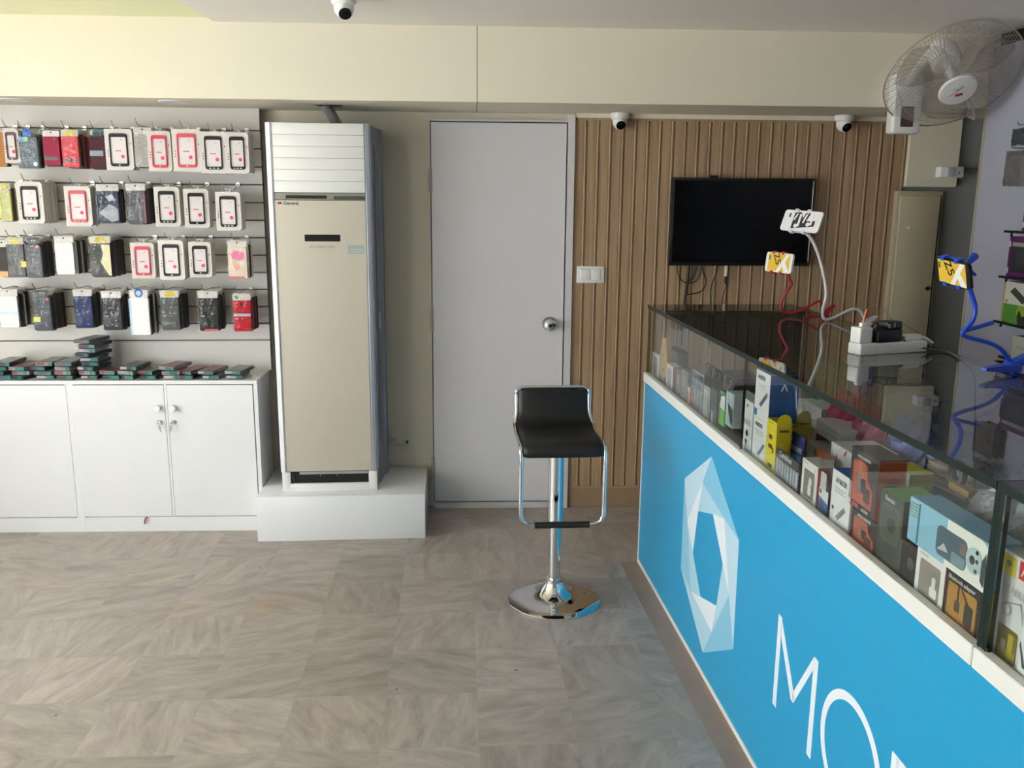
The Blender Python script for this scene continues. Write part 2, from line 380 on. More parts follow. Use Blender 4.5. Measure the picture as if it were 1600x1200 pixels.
# ------------------------------------------------------------------ oak slat wall
mb = MB(); pz0, pz1 = .104, 1.972; xs0, xs1 = .507, 2.150; n = 27; w = (xs1-xs0)/n
mb.box(xs0, xs1, 4.486, 4.5, pz0, pz1)
for i in range(n):
    a = xs0+i*w
    mb.box(a+.001, a+w-.0200, 4.472, 4.487, pz0+.012, pz1-.012)           # flat of the board
    mb.tube([(a+w-.0105, 4.4755, pz0+.012), (a+w-.0105, 4.4755, pz1-.012)], .0062, 10)  # bead beside it
    mb.box(a+w-.0205, a+w-.0005, 4.4755, 4.487, pz0+.012, pz1-.012)

mb.box(xs0, xs1, 4.468, 4.487, pz0, pz0+.012); mb.box(xs0, xs1, 4.468, 4.487, pz1-.012, pz1)
mb.box(xs0-.002, xs0+.010, 4.468, 4.487, pz0, pz1)
struct('wall_panelling', mb, WOOD, 'oak slat panelling on the back wall', 'wall')
mb = MB(); mb.box(.507, 2.16, 4.462, 4.5, 1.972, ZB); struct('trim_5', mb, CREAM, 'cream strip above the oak slats')

# ------------------------------------------------------------------ door
dx0, dx1, dz0, dz1 = -.190, .466, .036, 1.945
mb = MB()
mb.box(dx1+.006, .505, 4.455, 4.5, 0, 1.985)                                 # right jamb
mb.box(-.20, -.1945, 4.47, 4.5, 0, dz1+.01); mb.box(-.20, .505, 4.478, 4.5, dz1+.006, dz1+.016)
mb.box(dx0, dx1+.006, 4.462, 4.5, 0, .030)                                     # sill board
fr = mb; 
door = thing('door_1', 'grey white flush door', 'door', (0, 0, 0)); door['kind'] = 'structure'
fr.build('door_frame', mat('frame_white', (206, 204, 206), .4, noise=.02), door)
mb = MB(); mb.box(-.1945, dx1+.006, 4.492, 4.4995, .03, dz1+.006); mb.build('frame_gap', DARKGAP, door)
mb = MB(); mb.box(dx0, dx1, 4.468, 4.494, dz0, dz1, 0, .002, 1); leaf = mb.build('door_leaf', DOORP, door)
for z in (1.67, .99, .22):
    mb = MB(); mb.box(dx0-.012, dx0+.004, 4.462, 4.472, z-.055, z+.055, 0, .002, 1); mb.tube([(dx0-.004, 4.462, z-.055), (dx0-.004, 4.462, z+.055)], .006, 8)
    mb.build('hinge', mat('painted_hinge', (176, 172, 166), .4, .2), door)
mb = MB(); kx, kz = at_y(858, 506, 4.468).x, at_y(858, 506, 4.468).z
MK = Matrix.Translation((kx, 4.468, kz)) @ Matrix.Rotation(PI/2, 4, 'X')
mb.lathe([(.036, 0), (.036, .006), (.014, .010), (.012, .035), (.026, .044), (.031, .056), (.026, .068), (.012, .073), (.0001, .074)], 24, 0, MK)
mb.disc((kx, 4.394, kz), .008, mi=1); mb.build('door_knob', [CHROME, BLACK], door)

# light switch on the slats
sx0, sx1 = .528, .667
t = thing('light_switch', 'white double light switch plate on the oak slats beside the door', 'switch', (.5975, 4.474, 1.22))
mb = MB(); mb.box(-.069, .069, -.012, .006, -.042, .042, 0, .003); mb.build('plate', WHITEP, t)
mb = MB(); mb.box(-.05, -.002, -.018, -.010, -.028, .028, 0, .003); mb.build('rocker', WHITEP, t)
mb = MB(); mb.box(.002, .05, -.018, -.010, -.028, .028, 0, .003); mb.disc((.026, -.018, .016), .002, mi=1); mb.build('rocker', [WHITEP, mat('red_lamp', (160, 40, 36), .4)], t)

# ------------------------------------------------------------------ television and its leads
t = thing('television', 'black flat television hung on the oak slats', 'television', (1.331, 4.44, 1.483))
mb = MB(); mb.box(-.3535, .3535, -.022, .012, -.2125, .2125, 0, .004); mb.box(-.20, .20, .01, .030, -.14, .14, 0, .006); mb.build('casing', BLACK, t)
mb = MB(); mb.box(-.338, .338, -.0235, -.020, -.196, .199); mb.build('screen', TVS, t)
mb = MB(); mb.tube([(.346, -.0225, -.19), (.346, -.0225, .20)], .0012, 6); mb.build('bezel_edge', STEEL, t)
mb = MB(); mb.box(-.16, -.125, -.010, .012, .212, .224, 0, .003); mb.build('camera_bump', BLACK, t)
def onw(px, py, y=4.458): return at_y(px, py, y)
def cable(name, label, pxs, r, y=4.458, cat='cable', m_=None, group=None):
    mb = MB(); mb.tube(smoothpath([onw(a, b, y) for a, b in pxs]), r*1.35, 6)
    return tag(mb.build(name, m_ or MATTEB), label, cat, group)
cable('power_cable', 'thick black cable hanging straight below the television', [(1077, 410), (1075, 430), (1073, 447), (1069, 475), (1066, 500), (1064, 540)], .0048)
cable('coiled_cable', 'thin black cable coiled in loops below the television', [(1058, 412), (1059, 425), (1064, 437), (1073, 442), (1086, 440), (1094, 428), (1096, 414), (1098, 424), (1103, 437), (1100, 450), (1091, 457), (1078, 460), (1071, 459)], .0022, 4.452)
cable('looped_cable', 'short black cable curving up to the television', [(1074, 441), (1083, 433), (1088, 420), (1090, 411)], .0026, 4.456)
cable('signal_cable', 'thin black cable dropping with a kink below the television', [(1123, 412), (1119, 427), (1112, 445), (1110, 458), (1110, 485), (1108, 540)], .0022)
t = thing('plugged_cable', 'black cable with white connector below the television', 'cable', onw(1134.5, 418))
o_ = onw(1134.5, 418)
mb = MB(); mb.box(-.007, .007, -.006, .006, -.044, .022, 0, .002); mb.build('connector', WHITEP, t)
mb = MB(); mb.tube([(0, 0, -.044), (0, 0, -.070), (.0, 0, -.082)], [.008, .006, .003], 8)
mb.tube(smoothpath([onw(a, b)-o_ for a, b in [(1135, 441), (1134, 449), (1129, 464), (1127, 480), (1125, 540)]]), .0022, 6); mb.build('lead', MATTEB, t)

# ------------------------------------------------------------------ dome cameras
def dome_camera(label, loc, aim):
    t = thing('dome_camera', label, 'security camera', loc, 0, 'white dome cameras')
    mb = MB(); mb.lathe([(.0001, 0), (.044, 0), (.046, -.006), (.044, -.024), (.036, -.030), (.0001, -.031)], 28); mb.build('base', WHITEP, t)
    a = Vector(aim).normalized(); c = Vector((0, 0, -.040))
    mb = MB(); M = Vector((0, 0, 1)).rotation_difference(a).to_matrix().to_4x4(); M.translation = c
    prof = [(.0001, -.036)]+[(.036*math.sin(x), -.036*math.cos(x)) for x in [PI*k/14 for k in range(1, 11)]]
    mb.lathe(prof+[(.027, .030), (.024, .034), (.0001, .034)], 28, 0, M); ball = mb.build('eyeball', WHITEP, t)
    mb = MB(); M2 = M.copy(); M2.translation = c+a*.0345
    mb.lathe([(.0225, 0), (.0225, .001), (.012, .0014), (.011, .004), (.0001, .005)], 24, 0, M2); mb.build('lens', mat('lens_black', (10, 11, 15), .1), t)
p = at_z(966, 182, ZB)
dome_camera('white dome camera under the beam beside the door corner of the slats', (.716, 4.435, ZB), (.05, -.8, -.5))
dome_camera('white dome camera under the beam above the television and near the fan', (1.800, 4.41, ZB), (.12, -.8, -.5))
p = at_z(537, -6, 2.287)
dome_camera('white dome camera on the grey ceiling, cut by the photo top', (p.x, p.y, 2.287), (.16, -.6, -.55))

# recessed lamps in the beam underside (switched off)
def lamp(label, px, py):
    p = at_z(px, py, ZB)
    t = thing('recessed_lamp', label, 'lamp', (p.x, p.y, ZB), 0, 'recessed lamps over the display board')
    mb = MB(); mb.lathe([(.040, -.003), (.062, -.004), (.066, 0), (.040, .0)], 28); mb.build('ring', WHITEP, t)
    mb = MB(); mb.lathe([(.041, -.001), (.041, -.002), (.0001, -.002)], 24); mb.build('diffuser', mat('lamp_diffuser', (225, 222, 214), .5, noise=.02), t)
lamp('white recessed lamp over the left part of the case display', 22, 155.5)
lamp('white recessed lamp over the right part of the case display', 272, 158.5)

# ------------------------------------------------------------------ right-hand corner: cupboard, boxed pier, detector
gx = 2.345
mb = MB(); mb.box(2.14, 2.7, 4.488, 4.5, 0, ZB); mb.box(2.14, 2.7, 4.4865, 4.489, at_y(1510, 263, 4.49).z-.0015, at_y(1510, 263, 4.49).z+.0015, 1)
struct('wall_panel', mb, [GREY, DARKGAP], 'grey panelled back wall in the far right corner', 'wall')
mb = MB(); mb.box(2.155, 2.408, 4.45, 4.49, 1.662, ZB); struct('trim_6', mb, CREAM, 'cream boxed pier above the cupboard')
t = thing('cupboard', 'tall narrow cream cupboard in the far right corner by the slats', 'cupboard', (2.225, 4.455, 0))
mb = MB(); mb.box(-.115, .115, -.02, .034, 0, 1.64, 0, .003); mb.build('frame', BEIGE, t)
mb = MB(); mb.box(-.100, .098, -.030, -.018, .06, 1.615, 0, .002); d = mb.build('door', mat('cream_door', (190, 180, 154), .5, noise=.02), t)
mb = MB(); mb.disc((.078, -.030, 1.16), .011, mi=0, h=.004); mb.disc((.078, -.034, 1.16), .004, mi=1); mb.build('lock', [STEEL, BLACK], d)
mb = MB(); mb.disc((-.052, -.030, 1.462), .007, mi=0, h=.006); mb.build('knob', WHITEP, d)
mb = MB(); mb.box(.104, .108, -.0215, -.018, .03, 1.62); mb.build('edge_strip', mat('dark_strip', (60, 54, 48), .6), t)
q = at_y(1485, 269, 4.42)
t = thing('motion_detector', 'small white motion detector on the grey panel by the cream pier', 'sensor', (q.x, 4.42, q.z))
mb = MB(); mb.box(-.058, .058, -.02, .07, -.026, .026, 0, .006); mb.build('casing', WHITEP, t)
mb = MB(); mb.box(-.026, .014, -.026, -.018, -.022, .022, 0, .004); mb.build('lens', mat('sensor_lens', (180, 182, 196), .25, noise=.02), t)
mb = MB(); mb.disc((.034, -.0205, -.004), .004, mi=0); mb.build('indicator', INK, t)

# ------------------------------------------------------------------ wall fan
fc = at_y(1488, 119, 3.78); hubp = at_y(1499.5, 141, 3.72)
vdir = (CAM-fc).normalized()
right = vdir.cross(Vector((0, 0, 1))).normalized()*-1; upv = right.cross(vdir).normalized()*-1
if upv.z < 0: upv = -upv
if right.x < 0: right = -right
ti = math.radians(47)
nrm = (vdir*math.cos(ti)+(right*.42-upv*.90)*math.sin(ti)).normalized()
FM = Vector((0, 0, 1)).rotation_difference(nrm).to_matrix().to_4x4()
fan = thing('wall_fan', 'white caged wall fan tilted down in the top right corner of the room', 'fan', fc)
RF = .268
FANB = clear('fan_blade_clear', (.90, .89, .87), f0=.05, gain=.3, rough=.35)
def cage(sign, name, depth, nw, rr, tw):
    mb = MB()
    for k in range(nw):
        a = 2*PI*k/nw
        pts = [(RF*f*math.cos(a+tw*(1-f)), RF*f*math.sin(a+tw*(1-f)), sign*depth*(1-f**2.6)) for f in (.24, .45, .65, .82, .93, 1.0)]
        mb.tube([FM @ Vector(p) for p in pts], rr, 4, caps=False)
    for f in (.45, .78):
        mb.tube([FM @ Vector((RF*f*math.cos(2*PI*k/48), RF*f*math.sin(2*PI*k/48), sign*depth*(1-f**2.6))) for k in range(48)], rr*1.3, 4, closed=True)
    return mb.build(name, mat('grey_white_wire', (166, 160, 152), .4, noise=.02), fan)
cage(1, 'front_cage', .085, 110, .0009, .30); cage(-1, 'rear_cage', .075, 44, .0009, .16)
mb = MB(); mb.tube([FM @ Vector((RF*math.cos(2*PI*k/64), RF*math.sin(2*PI*k/64), 0)) for k in range(64)], .0034, 8, closed=True); mb.build('rim', mat('grey_white_wire', (166, 160, 152), .4), fan)
mb = MB(); mb.lathe([(.072, .074), (.075, .082), (.070, .090), (.05, .093), (.0001, .094)], 36, 0, FM)
hub = mb.build('hub_cap', WHITEP, fan)
# emblem on the hub cap: grey swash and a small red bar
mb = MB()
e1 = (FM.to_3x3() @ Vector((1, 0, 0))); rr_ = right-nrm*right.dot(nrm); rr_.normalize(); uu_ = nrm.cross(rr_).normalized()
if uu_.dot(upv) < 0: uu_ = -uu_
def onhub(a, b, h=.0946): return nrm*h+rr_*a+uu_*b
mb.tube([onhub(-.034, -.012), onhub(-.006, .004), onhub(.004, .02), onhub(.012, .03)], .0012, 5, 0); mb.tube([onhub(-.02, .02), onhub(-.008, .018), onhub(-.006, .004)], .0012, 5, 0); mb.tube([onhub(-.006, .004), onhub(.02, .022)], .0010, 5, 0)
mb.prism([onhub(-.012, -.022, .0935), onhub(.016, -.022, .0935), onhub(.016, -.010, .0935), onhub(-.012, -.010, .0935)], nrm*.002, 1)
mb.build('emblem', [GRINK, mat('red_mark', (176, 40, 60), .4)], hub)
for k in range(3):
    mb = MB(); a0 = 2*PI*k/3+.5; n_ = 10; vs = []; 
    for i in range(n_+1):
        f = i/n_; r_ = .05+.19*f; hw = .30+.30*math.sin(PI*min(1, f*.9+.12)); 
        for s_ in (-1, -.4, .4, 1):
            a = a0+hw*s_+.35*f; vs.append(FM @ Vector((r_*math.cos(a), r_*math.sin(a), .02*s_)))
    fs = [(i*4+j, i*4+j+1, (i+1)*4+j+1, (i+1)*4+j) for i in range(n_) for j in range(3)]
    mb.add(vs, fs, 0, True); b = mb.build('blade', FANB, fan)
    so = b.modifiers.new('s', 'SOLIDIFY'); so.thickness = .003
mb = MB(); mb.lathe([(.0001, -.19), (.045, -.185), (.06, -.15), (.062, -.09), (.05, -.07), (.018, -.065), (.016, .07), (.0001, .07)], 28, 0, FM); mb.build('motor_housing', WHITEP, fan)
b0 = at_y(1409, 150, 3.96)-fc
mb = MB(); mb.tube(smoothpath([nrm*-.16, nrm*-.20+Vector((-.02, .02, -.03)), Vector((b0.x+.02, b0.y-.02, b0.z+.06)), Vector((b0.x, b0.y+.02, b0.z))]), .02, 12); mb.build('arm', WHITEP, fan)
mb = MB(); bx0 = at_y(1387, 190, 3.95).x-fc.x; bx1 = at_y(1436, 190, 3.95).x-fc.x; bz0 = at_y(1400, 209, 3.93).z-fc.z
mb.box(bx0+.012, bx1, 3.93-fc.y, 4.0-fc.y, bz0, bz0+.25, 0, .014, 3); base = mb.build('wall_base', WHITEP, fan)
p0 = at_y(1406, 198, 3.93)-fc; p1 = at_y(1428, 178, 3.93)-fc
mb = MB(); mb.box(p0.x, p1.x, 3.927-fc.y, 3.935-fc.y, p0.z, p1.z+.03, 0, .002, 1); mb.build('control_window', mat('dark_red_window', (74, 50, 46), .25, noise=.1), base)
mb = MB(); cpts = [b0+Vector((.05, 0, .02)), b0+Vector((.10, .0, -.06)), b0+Vector((.25, -.04, -.075)), Vector((.14, .05, -.15)), nrm*-.18+Vector((.05, 0, -.04))]
mb.tube(smoothpath(cpts, 8), .003, 6); mb.build('cord', mat('grey_white_wire', (166, 160, 152), .4), fan)
# ------------------------------------------------------------------ white cupboards under the display
YC = 4.168; ZT = .744
def cx(px): return at_y(px, 705, YC).x
def cabinet(label, x0, x1, doors):
    t = thing('storage_cabinet', label, 'cabinet', ((x0+x1)/2, YC, 0), 0, 'white cabinets under the case display'); c = (x0+x1)/2
    mb = MB(); T = .018
    mb.box(x0-c, x1-c, 0, .262, ZT-T, ZT, 0, .0015, 1)
    mb.box(x0-c, x0-c+T, .002, .26, 0, ZT-T); mb.box(x1-c-T, x1-c, .002, .26, 0, ZT-T)
    mb.box(x0-c+T, x1-c-T, .25, .26, 0, ZT-T); mb.box(x0-c+T, x1-c-T, .012, .25, .06, .075)
    mb.box(x0-c+T, x1-c-T, .003, .018, 0, .072)
    if doors[0][2]: mb.box(doors[0][1]-c+.0016, doors[1][0]-c-.0016, .0008, .02, .075, ZT-T)
    mb.build('body', WHITE, t)
    mb = MB(); mb.box(x0-c+T, x1-c-T, .020, .03, .075, ZT-T); mb.build('inner_shadow_gap', DARKGAP, t)
    for (a, b, side) in doors:
        mb = MB(); mb.box(a-c, b-c, .0, .0185, .078, ZT-T-.004, 0, .001, 1); d = mb.build('door', WHITE, t)
        if side:
            kx = (b-.030-c) if side > 0 else (a+.028-c)
            mb = MB(); mb.lathe([(.0001, .026), (.014, .026), (.017, .020), (.015, .012), (.008, .008), (.009, 0)], 24, 0, Matrix.Translation((kx, 0, .615)) @ Matrix.Rotation(PI/2, 4, 'X')); mb.build('knob', WHITEP, d)
            mb = MB(); lz = .545; M = Matrix.Translation((kx+.004*side, 0, lz)) @ Matrix.Rotation(PI/2, 4, 'X')
            mb.lathe([(.011, 0), (.011, .004), (.008, .007), (.0001, .007)], 20, 0, M); mb.build('lock', CHROME, d)
            mb = MB(); kx2 = kx+.004*side; a_ = .25*(-side)
            mb.box(-.0012, .0012, -.020, -.004, -.003, .003); mb.box(-.008, .008, -.034, -.020, -.0012, .0012)
            mb.tube([(0, -.03, -.002), (.002, -.031, -.012)], .001, 5)
            mb.prism([(-.004, -.031, -.010), (.004, -.031, -.010), (.006, -.031, -.022), (.003, -.031, -.04), (-.001, -.031, -.044), (-.005, -.031, -.022)], (0, .002, 0))
            mb.xf(Matrix.Translation((kx2, 0, lz)) @ Matrix.Rotation(a_, 4, 'Y')); mb.build('key', STEEL, d)
    return t
XM = cx(116.5); XR_ = -1.003
cabinet('white laminate cabinet with two knobbed doors next to the platform', XM, XR_, [(cx(120.5), cx(262.5), 1), (cx(267), cx(399.5), -1)])
cabinet('white laminate cabinet at the left edge of the photo', -2.92, XM, [(-2.9, -2.36, 0), (-2.355, cx(112), 0)])
mb = MB(); q = at_y(228, 813, YC-.004)
mb.tube(smoothpath([q+Vector((.010, 0, .016)), q+Vector((.002, -.004, .012)), q+Vector((-.004, -.003, -.004)), q+Vector((-.008, -.001, -.018))]), [.0035]*6+[.0045]*6+[.0035]*6+[.0015], 6)
tag(mb.build('ribbon_scrap', mat('magenta_ribbon', (150, 24, 90), .4)), 'small magenta ribbon scrap stuck under the cabinet door', 'ribbon')

# ------------------------------------------------------------------ slotted display board
def yb(x): return 4.432+(x+1.0)*.030
XA, XB = -2.95, -.992
SL = [1.893-.0832*k for k in range(13)]
mb = MB()
def bbox(z0, z1, d0=0.0, d1=.018, mi=0):
    vs = []
    for z in (z0, z1):
        for (x, d) in ((XA, d0), (XB, d0), (XB, d1), (XA, d1)): vs.append((x, yb(x)+d, z))
    mb.add(vs, [(0, 1, 5, 4), (2, 3, 7, 6), (3, 0, 4, 7), (1, 2, 6, 5), (3, 2, 1, 0), (4, 5, 6, 7)], mi)
edges = [ZB]+[z for z in SL]+[ZT]
for i in range(len(edges)-1): bbox(edges[i+1]+(.0035 if i < len(edges)-2 else 0), edges[i]-(.0035 if i else 0))
board = thing('slotted_display_board', 'white slotted display board behind the hanging phone cases', 'display board', (0, 0, 0))
mb.build('planks', SLATW, board)
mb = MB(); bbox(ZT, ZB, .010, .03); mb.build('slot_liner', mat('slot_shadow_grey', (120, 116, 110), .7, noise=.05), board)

# ------------------------------------------------------------------ phone case packs on hooks
CARD = mat('white_card', (210, 204, 200), .5, noise=.02)
INSERT = mat('insert_paper', (216, 208, 211), .45, noise=.02)
PINK = mat('pink_dot', (222, 60, 110), .5)
TANI = mat('tan_mark', (190, 130, 100), .5)
def pack_boxed(t, w, h, case_m, wide=False):
    """white framed card: case on a card with rounded right corners, printed insert, hang tab"""
    mb = MB(); d = .020
    pts = []
    r = .014
    pts = [(-w/2, -d/2, -h), (w/2-r, -d/2, -h)]+[(w/2-r+r*math.sin(a), -d/2, -h+r-r*math.cos(a)) for a in [.3, .7, 1.1, PI/2]]
    pts += [(w/2-r+r*math.cos(a), -d/2, -r+r*math.sin(a)) for a in [0, .4, .8, 1.2, PI/2]]+[(-w/2, -d/2, 0)]
    mb.prism(pts, (0, d, 0))
    for k in range(3): mb.disc((-w*.40, -d/2, -h*.52-.012*k), .0026, mi=1, seg=8)
    mb.disc((w*.415, -d/2, -h*.35), .0028, mi=1, seg=8)
    mb.box(w*.405, w*.42, -d/2-.0006, -d/2, -h*.70, -h*.46, 2)
    mb.build('card_box', [CARD, INK, mat('faint_print', (196, 190, 190), .5)], t)
    mb = MB(); mb.rrect(-.012, .012, -.002, .012, -.0015, .0015, .003); mb.box(-.003, .003, -.002, -.0014, .003, .007, 1); mb.build('hang_tab', [CARD, INK], t)
    cw_, ch = w*.64, h*.80; z0 = -h*.905; x0 = -cw_/2-w*.005
    mb = MB(); mb.rring(x0, x0+cw_, z0, z0+ch, -d/2-.007, -d/2, .010, .0044, ch*.11, ch*.085); pc = mb.build('phone_case', case_m, t)
    mb = MB(); mb.rrect(x0+.004, x0+cw_-.004, z0+.004, z0+ch-.004, -d/2-.0018, -d/2-.0006, .006)
    M = tf(x0+cw_*.47, -d/2-.0019, z0+ch*.50, -.15)
    mb.rrect(x0+cw_*.30, x0+cw_*.64, z0+ch*.455, z0+ch*.495, -d/2-.0026, -d/2-.0018, .002, 2)
    mb.disc((x0+cw_*.70, -d/2-.0018, z0+ch*.30), .0082, mi=1, seg=18)
    mb.disc((x0+cw_*.66, -d/2-.0018, z0+ch*.80), .0022, mi=3, seg=8)
    mb.box(x0+cw_*.30, x0+cw_*.62, -d/2-.0024, -d/2-.0018, z0+ch*.745, z0+ch*.755, 4)
    for k in range(4): mb.box(x0+cw_*(.25+.15*k), x0+cw_*(.29+.15*k), -d/2-.0024, -d/2-.0018, z0+ch*.125, z0+ch*.15, 4)
    mb.build('insert', [INSERT, PINK, TANI, mat('small_red_mark', (170, 60, 60), .5), mat('faint_print', (196, 190, 190), .5)], t)
    mb = MB()
    for k in (range(-1, 2) if wide else [0]): mb.rrect(k*w*.14-.004, k*w*.14+.004, z0+ch*.02, z0+ch*.055, -d/2-.0078, -d/2-.0066, .0015)
    mb.build('cut_out', CARD, pc)
def pack_clear(t, w, h, case_rgb, header=None, extras=None, gloss=.3, bag=True):
    """case inside a clear bag with a header"""
    d = .016
    mb = MB(); mb.rrect(-w*.42, w*.42, -h*.97, -h*.17 if header else -h*.06, -d/2, d/2, .008); c = mb.build('phone_case', col(*case_rgb, rough=gloss+.1, spec=.16), t)
    if header:
        mb = MB(); hr = header
        if hr == 'round_blue':
            mb.box(-w*.40, w*.40, -.001, .001, -h*.17, .0); mb.disc((0, -.0012, -h*.07), .020, mi=1, seg=20); mb.disc((0, -.0020, -h*.07), .012, mi=2, seg=16)
            mb.build('header_card', [CARD, col(30, 80, 170), col(160, 190, 220)], t)
        elif hr == 'yellow':
            mb.box(-w*.44, w*.44, -.001, .001, -h*.17, 0); mb.prism([(-w*.30, -.0013, -h*.14), (w*.34, -.0013, -h*.14), (w*.18, -.0013, -.004), (-w*.12, -.0013, -.004)], (0, -.0006, 0), 1)
            mb.build('header_card', [CARD, col(214, 190, 30)], t)
        elif hr == 'dark':
            mb.box(-w*.3, w*.34, -.001, .001, -h*.15, 0); mb.box(-w*.06, .0, -.0016, -.001, -h*.09, -h*.06, 1); mb.box(w*.10, w*.16, -.0016, -.001, -h*.09, -h*.06, 1)
            mb.build('header_card', [col(40, 40, 42), CARD], t)
        elif hr == 'teal_ring':
            mb.tube([(.018*math.cos(a), -.002, -h*.10+.018*math.sin(a)) for a in [2*PI*k/20 for k in range(20)]], .005, 6, 0, True); mb.disc((0, -.001, -h*.10), .012, mi=1)
            mb.build('header_card', [col(70, 130, 130), col(40, 60, 70)], t)
        elif hr == 'blue_tab':
            mb.rrect(-.018, .018, -h*.17, .006, -.001, .001, .006); mb.box(-.004, .004, -.0016, -.001, -.006, .0, 1); mb.build('header_card', [col(36, 96, 190), INK], t)
        elif hr == 'teal_mark':
            mb.box(-w*.44, w*.44, -.001, .001, -h*.17, 0); mb.disc((-w*.25, -.0012, -h*.09), .009, mi=1); mb.build('header_card', [CARD, col(60, 160, 140)], t)
        else:
            mb.box(-w*.44, w*.44, -.001, .001, -h*.17, 0); mb.disc((0, -.0012, -h*.05), .004, mi=1, seg=8); mb.build('header_card', [CARD, DARKGAP], t)
    for e in (extras or []):
        mb = MB(); k, a, b_, c_, d_, rgb = e
        if k == 'box': mb.box(a*w, b_*w, -d/2-.0012, -d/2, c_*h, d_*h)
        if k == 'disc': mb.disc((a*w, -d/2, c_*h), d_, h=.001)
        if k == 'poly': mb.prism([(x*w, -d/2, z*h) for x, z in a], (0, -.001, 0))
        mb.build('sticker' if k != 'poly' else 'printed_patch', col(*rgb, rough=.25), c)
    if bag:
        mb = MB(); nx, nz = 6, 8; vs = []
        for s_ in (-1, 1):
            for j in range(nz+1):
                for i in range(nx+1):
                    x = (i/nx-.5)*w; z = -h*j/nz; e = min(i, nx-i, j, nz-j)
                    vs.append((x, s_*(.0012 if e == 0 else d/2+.0035+random.uniform(-.0012, .0012)), z+(random.uniform(-.002, .002) if e else 0)))
        o_ = (nx+1)*(nz+1); fs = []
        for j in range(nz):
            for i in range(nx):
                a = j*(nx+1)+i; fs += [(a, a+nx+1, a+nx+2, a+1), (o_+a, o_+a+1, o_+a+nx+2, o_+a+nx+1)]
        mb.add(vs, fs, 0, True); mb.build('clear_bag', FILM, t)
CB = mat('case_black', (20, 19, 21), .5, noise=.05, spec=.3); CR = mat('case_red', (206, 44, 66), .35, noise=.05)
W_, B_, K_ = 'boxed', 'clear', 'plain'
